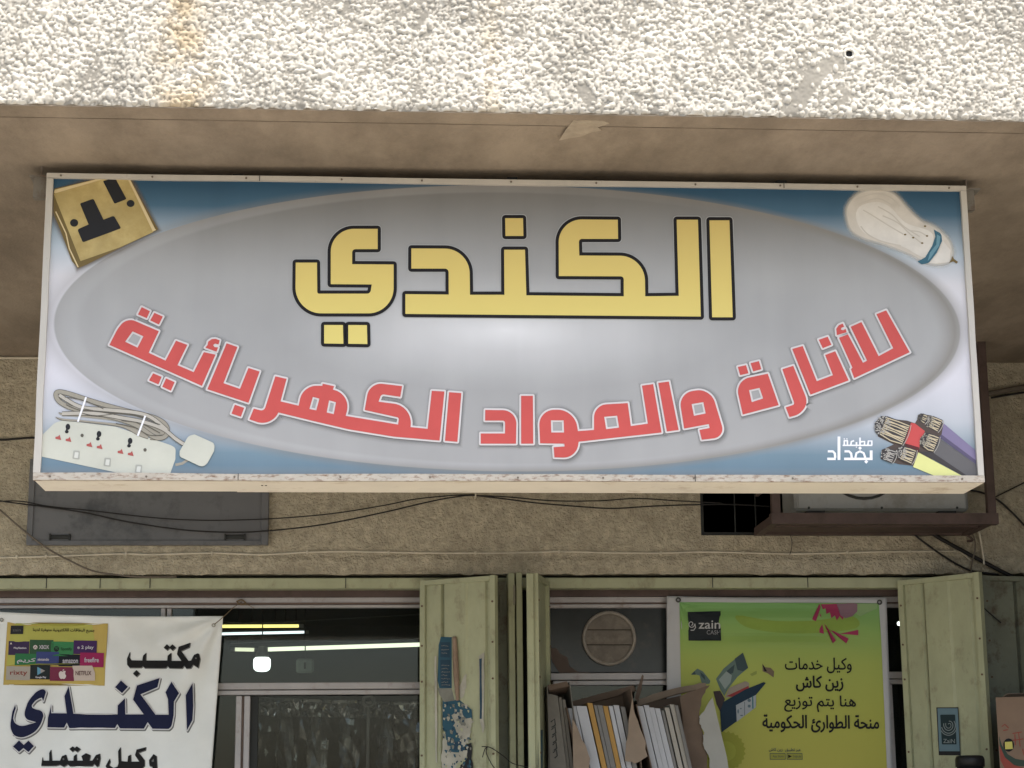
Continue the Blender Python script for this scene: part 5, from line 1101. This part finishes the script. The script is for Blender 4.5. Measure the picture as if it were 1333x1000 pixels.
cable([(1262, 638), (1280, 642), (1300, 652), (1318, 668), (1340, 690), (1370, 712)], .006, M_cb, 'black cable curving right from the air conditioner', YW-.03)
cable([(1294, 648), (1310, 640), (1330, 630), (1360, 615)], .004, M_cb, 'thin black cable rising right from the cage post', YW-.02)
cable([(1280, 513), (1295, 511), (1333, 504), (1380, 499)], .016, M_cg, 'thick lagged grey pipe crossing the wall above the cage', YW-.03, 'lagged_pipe', cat='pipe')
cable([(1290, 518), (1333, 511), (1380, 506)], .006, M_cb, 'black cable under the lagged grey pipe', YW-.02)
cable([(1253, 691), (1258, 696), (1266, 703), (1259, 705)], .007, M_maroon, 'loose twist of brown wire under the cage', YW-.06)
cable([(1029, 697), (1031, 706), (1030, 716), (1028, 722)], .002, M_cb, 'hair-thin wire dangling to the white cable', YW-.02)
cable([(627, 972), (632, 972), (640, 974), (655, 984), (668, 994), (690, 999)], .0025, M_cb, 'bent black wire looped through the left door edge', YW-.29)
cable([(628, 986), (631, 976), (634, 973), (633, 980), (640, 995), (650, 1008)], .0025, M_cb, 'second black wire twisted at the left door edge', YW-.29)
cable([(1278, 789), (1290, 800), (1303, 811)], .004, M_cb, 'short dark cord against the shaded door at the right', YW-.22)
mb = MB(); p = at(619, 645, YW-.07); mb.box(p.x-.004, p.x+.004, YW-.08, YW+.01, p.z-.012, p.z+.012); tag(mb.build('cable_nail', M_cw), 'pale nail holding the black cables under the sign', 'nail')

# ------------------------------------------------------------------ plastic sheeting inside the left doorway
pc = thing('plastic_curtain', 'clear crinkled plastic sheeting hung on a rod behind the left door glass', 'curtain')
YP = YA+.35
rr = random.Random(77); hz_ = at(450, 915, YP+.22).z
hr = thing('hanging_rail', 'dark steel rail inside the left door carrying the wrapped goods', 'rail')
mb = MB(); mb.bar((at(325, 915, YP+.22).x, YP+.225, hz_+.008), (at(590, 915, YP+.22).x, YP+.225, hz_+.008), .07, .012); mb.build('bar', M_dark, hr)
for x in (345, 560): mb = MB(); p = at(x, 915, YP+.22); mb.tube([(p.x, YP+.225, hz_+.014), (p.x, YP+.225, hz_+.1)], .006, 6); mb.build('bracket', M_dark, hr)
def crumple(name, x0, x1, y0, y1, nx, ny, amp, Y, m, parent, tilt=0, jit=.42):
    vs = []
    for j in range(ny+1):
        for i in range(nx+1):
            x = x0+(x1-x0)*(i+rr.uniform(-jit, jit)*(0 < i < nx))/nx; y = y0+tilt*i/nx+(y1-y0)*(j+rr.uniform(-jit, jit)*(0 < j < ny))/ny
            d = amp*rr.uniform(-1, 1)+.05*noise.noise(Vector((x*.03, y*.008, 2)))+.02*math.sin(x*.16+2*noise.noise(Vector((x*.01, y*.02, 5)))); vs.append(at(x, y, Y+d))
    fs = []
    for j in range(ny):
        for i in range(nx):
            a = j*(nx+1)+i; b_, c, d = a+nx+1, a+nx+2, a+1
            fs += [(a, b_, c), (a, c, d)] if rr.random() < .5 else [(a, b_, d), (b_, c, d)]
    return meshobj(name, vs, fs, m, parent, False)
m = glass('crinkled_plastic', (.93, .94, .93), 1.8, .06, .003, (.5, .5, .48)); m2_ = glass('gathered_plastic', (.75, .76, .75), 6.0, .08, .02, (.5, .5, .48))
crumple('plastic_sheet', 334, 575, 930, 1120, 40, 18, .024, YP, m, pc); crumple('gathered_hem', 334, 575, 909, 932, 70, 4, .028, YP-.02, m2_, pc, 5)
for i, (x, wd, y0, y1, cl, lab) in enumerate(((372, 26, 922, 1060, (.05, .05, .048), 'dark wrapped goods hanging furthest left behind the door plastic'), (412, 30, 930, 1075, (.10, .10, .095), 'pale wrapped goods hanging second behind the door plastic'), (452, 22, 926, 1010, (.04, .045, .045), 'narrow dark wrapped goods hanging mid-way behind the door plastic'), (505, 30, 924, 1080, (.03, .03, .03), 'black wrapped goods hanging right of the hooked pole'), (540, 24, 935, 1060, (.07, .06, .055), 'brownish wrapped goods hanging furthest right behind the door plastic'))):
    t = thing('hanging_goods', lab, 'goods', 'wrapped goods hanging in the shop'); Yh = YP+.2+.05*(i % 2)
    vs = []; n = 12; rows = 9
    for j in range(rows+1):
        for k in range(n):
            a = 2*math.pi*k/n; c = at(x+rr.uniform(-2, 2), y0+(y1-y0)*j/rows, Yh); q = (wd/2*.00405)*(.5+.5*min(1, j/2.5))*rr.uniform(.75, 1.2); vs.append(c+Vector((q*math.cos(a), .6*q*math.sin(a), 0)))
    fs = [(j*n+k, j*n+(k+1) % n, (j+1)*n+(k+1) % n, (j+1)*n+k) for j in range(rows) for k in range(n)]+[tuple(range(n)), tuple(range(rows*n, rows*n+n))]
    meshobj('wrapped_pack', vs, fs, mat('wrapped_goods', cl, .22, .3, 20, spec=.9), t)
    mb = MB(); p = at(x, y0, Yh); mb.tube([p, (p.x, p.y, hz_)], .003, 5); mb.build('hook', M_dark, t)
    if i == 1: mb = MB(); o0 = at(422, 970, YP-.03); mb.tube([at(423+dx, 970+dyy, YP-.03) for dx, dyy in ((-4, -5), (4, -6), (3, 5), (-5, 5))], .006, 6, closed=True); mb.tube([at(418.5, 970, YP-.03), at(427, 969.5, YP-.03)], .005, 6); tag(mb.build('plastic_buckle', mat('pale_buckle', (.18, .18, .17), .5)), 'small pale two-slot plastic buckle dangling behind the door glass', 'buckle')
mb = MB(); mb.tube([at(333, 909.5, YP), at(400, 912, YP), at(480, 915, YP), at(575, 917, YP)], .009, 8); mb.build('rod', mat('grey_rod', (.2, .2, .19), .5), pc)
mb = MB(); pk = at(480, 913, YP-.04); mb.tube([pk+Vector((.03*math.cos(t)*1.0, 0, .03*math.sin(t))) for t in [i*math.pi/6 for i in range(12)]], .012, 6, closed=True); mb.tube([pk+Vector((0, 0, -.03)), at(479, 960, YP-.04), at(478, 1060, YP-.04)], .010, 8); mb.build('hook_pole', mat('dusty_hook', (.10, .10, .095), .6), pc)
# ------------------------------------------------------------------ cartons of panels on a rack
M_card = mat('cardboard', (.25, .195, .145), .85, .15, 6, .0006, 60); M_cardd = mat('cardboard_inner', (.135, .098, .072), .9, .2, 6); M_cardg = mat('grey_cardboard', (.15, .14, .12), .85, .2, 6)
YF, YR_ = YA-.42, YA-.07
shelf_z = at(800, 1000, YF).z-.30
rk = thing('storage_rack', 'plain steel rack below the frame carrying the cartons', 'rack')
rx0, rx1 = at(700, 1000, YF).x+.03, at(980, 1000, YF).x
mb = MB(); mb.box(rx0, rx1, YF-.04, YR_+.02, shelf_z-.03, shelf_z-.001); mb.build('shelf', M_dark, rk)
for x in (rx0+.02, rx1-.02):
    for y in (YF-.02, YR_): mb = MB(); mb.box(x-.018, x+.018, y-.018, y+.018, .14, shelf_z-.03); mb.build('leg', M_dark, rk)
def panel_px(mb, poly, Y, th=.004, lean=0): mb.prism([at(x, y, Y) for x, y in poly], (0, th, 0))
def down(px, py, Y):     # continue a pixel line down to the shelf
    p = at(px, py, Y); return p
def carton(label, tl, tr, bl_, br_, Yf, Yb, front=None, back=None, mats=(M_card, M_cardd), side_r=True, group='torn cartons in front of the right window'):
    t = thing('cardboard_box', label, 'box', group)
    def P(p, Y): return at(p[0], p[1], Y)
    def ext(pt, pb, Y):     # bottom point on the shelf along the edge direction
        a, c = P(pt, Y), P(pb, Y); s = (shelf_z+.001-a.z)/(c.z-a.z); return a+(c-a)*s
    A, Bq, Cq, D = P(tl, Yf), P(tr, Yf), ext(tr, br_, Yf), ext(tl, bl_, Yf)
    off = Vector((0, Yb-Yf, 0))
    mb = MB(); mb.prism([A+off, Bq+off, Cq+off, D+off], (0, .005, 0)); mb.build('back_panel', mats[1], t)
    mb = MB(); mb.prism([A, A+off, D+off, D], (.005, 0, 0)); mb.build('side_panel', mats[1], t)
    if side_r: mb = MB(); mb.prism([Bq, Bq+off, Cq+off, Cq], (-.005, 0, 0)); mb.build('side_panel', mats[1], t)
    mb = MB(); mb.prism([D, Cq, Cq+off, D+off], (0, 0, .004)); mb.build('bottom_panel', mats[1], t)
    if front:
        f = [P(p, Yf-.004) for p in front]; fl = [f[0]]+f[1:]; 
        mb = MB(); mb.prism(fl, (0, -.004, 0)); mb.build('front_panel', mats[0], t)
    return t
b1 = carton('grey-brown carton at the left end of the row, dark lettering down its side', (712, 893), (742, 888), (716, 1000), (757, 1000), YF+.02, YR_, None, mats=(M_cardg, M_cardg), side_r=True)
mb = MB(); panel_px(mb, [(714, 903), (726, 906), (745, 1060), (735, 1180), (714, 1180)], YF+.03); mb.build('front_panel', M_cardg, b1)
pr = Print(lambda x, y, k: at(x, y, YF+.026-.001*k)); 
for i in range(5): pr.line([(717+i*.8, 940+i*10), (722+i*.6, 936+i*10), (723+i*.6, 944+i*10), (718+i, 947+i*10)], 1.6, M_dark, 1+.2*i)
pr.build('printed_lettering', b1)
mb = MB(); mb.prism([at(x, y, YF+.02) for x, y in ((713, 892), (738, 887), (741, 893), (715, 899))], (0, .18, -.03)); mb.build('flap', M_cardd, b1)
for i, (xa, xb) in enumerate(((727, 731), (732, 736))):
    mb = MB(); mb.prism([at(xa, 908+i*3, YF+.05), at(xb, 908+i*3, YF+.05), at(xb+26, 1130, YF+.05), at(xa+26, 1130, YF+.05)], (0, .2, 0)); o = mb.build('flat_panel', M_cardg); tag(o, 'grey-brown flat panel in the left carton, %s of two' % ('left' if i == 0 else 'right'), 'panel')
b2 = carton('middle torn carton holding white and orange-edged panels', (737, 921), (822, 897), (754, 1000), (836, 1000), YF, YR_, [(745, 935), (752, 948), (757, 962), (762, 970), (768, 988), (765, 1010), (775, 1090), (750, 1090), (746, 990)])
mb = MB(); mb.prism([at(x, y, YR_-.01) for x, y in ((736, 916), (760, 910), (790, 902), (824, 893), (828, 900), (800, 908), (760, 918), (738, 923))], (0, -.008, .004)); mb.build('flap', M_cardd, b2)
mb = MB(); mb.prism([at(x, y, YF-.012) for x, y in ragged([(822, 908), (826, 930), (838, 958), (842, 985), (828, 994), (814, 990), (817, 955)], 1.2, 20, 3)], (0, -.004, .0)); mb.build('front_flap', M_card, b2)
mb = MB(); mb.prism([at(x, y, YR_-.04) for x, y in ((826, 910), (830, 895), (836, 878), (838, 880), (834, 902), (831, 914))], (0, -.003, 0)); mb.build('flap', M_cardd, b2)
b3 = carton('right torn carton with its side ripped open, holding white panels', (828, 917), (915, 897), (848, 1000), (930, 1000), YF, YR_, None, side_r=False)
mb = MB(); mb.prism([at(x, y, YR_-.015) for x, y in ragged([(829, 912), (860, 902), (895, 893), (918, 890), (920, 896), (880, 904), (830, 920)], .8, 22, 3)], (0, -.008, .004)); mb.build('flap', M_card, b3)
mb = MB(); mb.prism([at(x, y, YF+.12) for x, y in ragged([(884, 906), (925, 892), (915, 905), (909, 930), (914, 950), (920, 975), (925, 1060), (926, 1180), (915, 1180), (895, 1000)], 1.2, 23, 4)], (0, .005, 0)); mb.build('side_flap', M_cardd, b3)
M_tornw = mat('torn_card_white_face', (.33, .33, .30), .8, .08, 6); mb = MB(); mb.prism([at(x, y, YF+.10) for x, y in ragged([(927, 907), (919, 922), (910, 932), (912, 945), (917, 955), (914, 968), (922, 982), (925, 1010)], 1.3, 24, 4, True)+[(935, 1180), (975, 1180), (946, 985)]], (0, .005, 0)); mb.build('torn_panel', M_tornw, b3)
M_pw = mat('white_panel', (.40, .41, .43), .6, .06, 5); M_po = mat('orange_panel_edge', (.36, .21, .06), .7, .1, 5); M_pg = mat('grey_panel', (.17, .165, .155), .7, .12, 5); M_pc = mat('cream_panel', (.33, .31, .27), .7, .08, 5)
M_pb = mat('pale_panel_soft', (.35, .36, .38), .6, .06, 5)
def slabs(lst, Yf, lab):
    cnt = {}
    tot = {}
    for q in lst: tot[q[3]] = tot.get(q[3], 0)+1
    for i, (xa, xb, yt, cn, drift) in enumerate(lst):
        mm = {'white': M_pw, 'orange-edged': M_po, 'grey': M_pg, 'cream': M_pc}[cn]; cnt[cn] = cnt.get(cn, 0)+1
        mb = MB(); dxp = drift*(1150-yt)/80
        jit = random.uniform(0, .02); A, Bq, Cq, D = at(xa, yt, Yf+jit), at(xb, yt+.4, Yf+jit), at(xb+dxp, 1150, Yf+jit), at(xa+dxp, 1150, Yf+jit)
        s = (shelf_z+.006-A.z)/(D.z-A.z); D = A+(D-A)*s; Cq = Bq+(Cq-Bq)*((shelf_z+.006-Bq.z)/(Cq.z-Bq.z))
        mb.prism([A, Bq, Cq, D], (0, .24, 0)); o = mb.build('flat_panel', mm)
        wd = ['first', 'second', 'third', 'fourth', 'fifth', 'sixth'][cnt[cn]-1]
        tag(o, ('only %s panel standing in %s' % (cn, lab)) if tot[cn] == 1 else '%s %s panel from the left in %s' % (wd, cn, lab), 'panel', 'flat panels standing in '+lab)
slabs([(739.5, 744.6, 922, 'white', 16), (745.3, 749.6, 919, 'white', 17), (750.2, 763.5, 919, 'white', 18), (764.5, 771, 915, 'orange-edged', 18), (773, 777, 918, 'grey', 17.5), (777.6, 784, 918, 'grey', 17.5), (785, 791, 919, 'orange-edged', 17.5), (792.3, 797.6, 919, 'white', 17), (798.4, 805.5, 918, 'white', 17), (808, 813.5, 920, 'grey', 16)], YF+.03, 'the middle carton')
slabs([(829.5, 837, 919, 'white', 19), (838, 844.6, 918, 'white', 19), (845.3, 851.6, 921, 'white', 19), (852.4, 859, 922, 'white', 19), (861, 864.5, 925, 'grey', 18), (865.2, 871, 921, 'cream', 18.5), (872, 877.5, 917, 'cream', 18.5), (878.2, 882.5, 918, 'grey', 18)], YF+.03, 'the right carton')

# right-hand carton, dark canister
rk2 = thing('storage_rack', 'low steel rack out of frame under the brown carton at the right', 'rack')
Yb2 = YW-.75; z2_ = at(1290, 1000, Yb2).z-.32; bx0 = at(1297, 960, Yb2).x
mb = MB(); mb.box(bx0-.34, bx0+.60, Yb2-.20, Yb2+.36, z2_-.03, z2_-.001); mb.build('shelf', M_dark, rk2)
for x in (bx0-.32, bx0+.53):
    for y in (Yb2-.18, Yb2+.34): mb = MB(); mb.box(x-.018, x+.018, y-.018, y+.018, .14, z2_-.03); mb.build('leg', M_dark, rk2)
b5 = thing('cardboard_box', 'brown carton with red print and a green arc at the right edge', 'box')
M_cb2 = mat('brown_carton', (.21, .145, .10), .85, .1, 6, .0005, 50)
p0, p1 = at(1296, 908, Yb2), at(1303, 1000, Yb2); pB = p0+(p1-p0)*((z2_-p0.z)/(p1.z-p0.z)); w5 = .42
th_ = math.radians(-21); F_ = Vector((math.cos(th_), math.sin(th_), 0)); G_ = Vector((-math.sin(th_), math.cos(th_), 0))
for nm, a, e, d_, mm in (('front_panel', p0, F_*w5, G_*.005, M_cb2), ('side_panel', p0+G_*.005, G_*.315, F_*.005, M_cb2), ('side_panel', p0+F_*w5+G_*.005, G_*.315, F_*-.005, M_cb2), ('back_panel', p0+G_*.321, F_*w5, G_*.005, M_cardd)):
    q = (pB-p0); q = Vector((0, 0, q.z)); mb = MB(); mb.prism([a, a+e, a+e+q, a+q], d_); mb.build(nm, mm, b5)
q = Vector((p0.x, p0.y, pB.z)); mb = MB(); mb.prism([q+G_*.006+F_*.006, q+F_*(w5-.006)+G_*.006, q+F_*(w5-.006)+G_*.31, q+F_*.006+G_*.31], (0, 0, .004)); mb.build('bottom_panel', M_cardd, b5)
mb = MB(); zt5 = Vector((0, 0, .03)); mb.prism([p0+G_*.31, p0+G_*.31+F_*w5, p0+G_*.25+F_*w5+zt5, p0+G_*.25+F_*.05+zt5], (0, 0, .004)); mb.build('flap', M_card, b5)
pr = Print(lambda x, y, k: atp(x, y, p0-G_*(.002+.001*k), G_)); M_rp = flat('faded_red_print', (.26, .06, .045)); M_gp = flat('dull_green_print', (.04, .06, .045))
pr.poly([(1300.5, 958), (1304, 970), (1312, 982), (1322, 988), (1340, 991), (1340, 998), (1320, 997), (1308, 988), (1301.5, 974)], M_gp, 1); pr.poly([(1301, 970), (1308, 986), (1320, 996), (1345, 1003), (1345, 1010), (1312, 1008), (1302.5, 990)], M_rp, 1.4)
for pts in (([(1304, 946), (1308, 943), (1313, 948)]), ([(1306, 951), (1312, 950)]), ([(1318, 955), (1330, 953)]), ([(1321, 956), (1322, 970)]), ([(1326, 954), (1328, 972)]), ([(1318, 964), (1332, 962)]), ([(1331, 975), (1333, 983)])): pr.line(pts, 1.2, M_rp, 2)
pr.ell(1313, 970, 7, 8.6, M_bk, 2.5); pr.poly([(1308, 966), (1317.5, 965.5), (1318.5, 975), (1308.5, 975.5)], flat('yellow_emblem_print', (.52, .47, .12)), 3)
pr.build('printed_design', b5)
cn = thing('black_canister', 'black ribbed canister lid standing just below the blue sticker', 'canister')
pc_ = at(1262.5, 990, Yb2+.15); rr_ = (at(1281, 990, Yb2+.15).x-at(1244, 990, Yb2+.15).x)/2
zt_ = at(1262, 984, Yb2+.15-rr_).z
mb = MB(); lathe(mb, Vector((pc_.x, Yb2+.15, zt_)), [(rr_*.7, .004), (rr_*.9, 0), (rr_*.97, -.01), (rr_, -.018), (rr_, -.055)], 24); mb.build('lid', mat('black_plastic', (.012, .012, .013), .5, .2, 8), cn, True)
mb = MB(); lathe(mb, Vector((pc_.x, Yb2+.15, zt_)), [(rr_*.9, -.056), (rr_*.9, z2_-zt_+.001)], 24); mb.build('body', bpy.data.materials['black_plastic'], cn, True)

# ------------------------------------------------------------------ put each thing's origin at its base
bpy.context.view_layer.update()
def desc(o): 
    r = []
    for c in o.children: r.append(c); r += desc(c)
    return r
for o in [q for q in C.objects if q.parent is None and q.type in ('MESH', 'EMPTY') and q.get('kind') != 'structure']:
    ms = [q for q in [o]+desc(o) if q.type == 'MESH']
    if not ms: continue
    bb = np.concatenate([np.array([v[:] for v in q.bound_box]) for q in ms]); lo_, hi_ = bb.min(0), bb.max(0)
    base = Vector(((lo_[0]+hi_[0])/2, (lo_[1]+hi_[1])/2, lo_[2]))
    for q in ms: q.data.transform(Matrix.Translation(-base))
    o.location = base
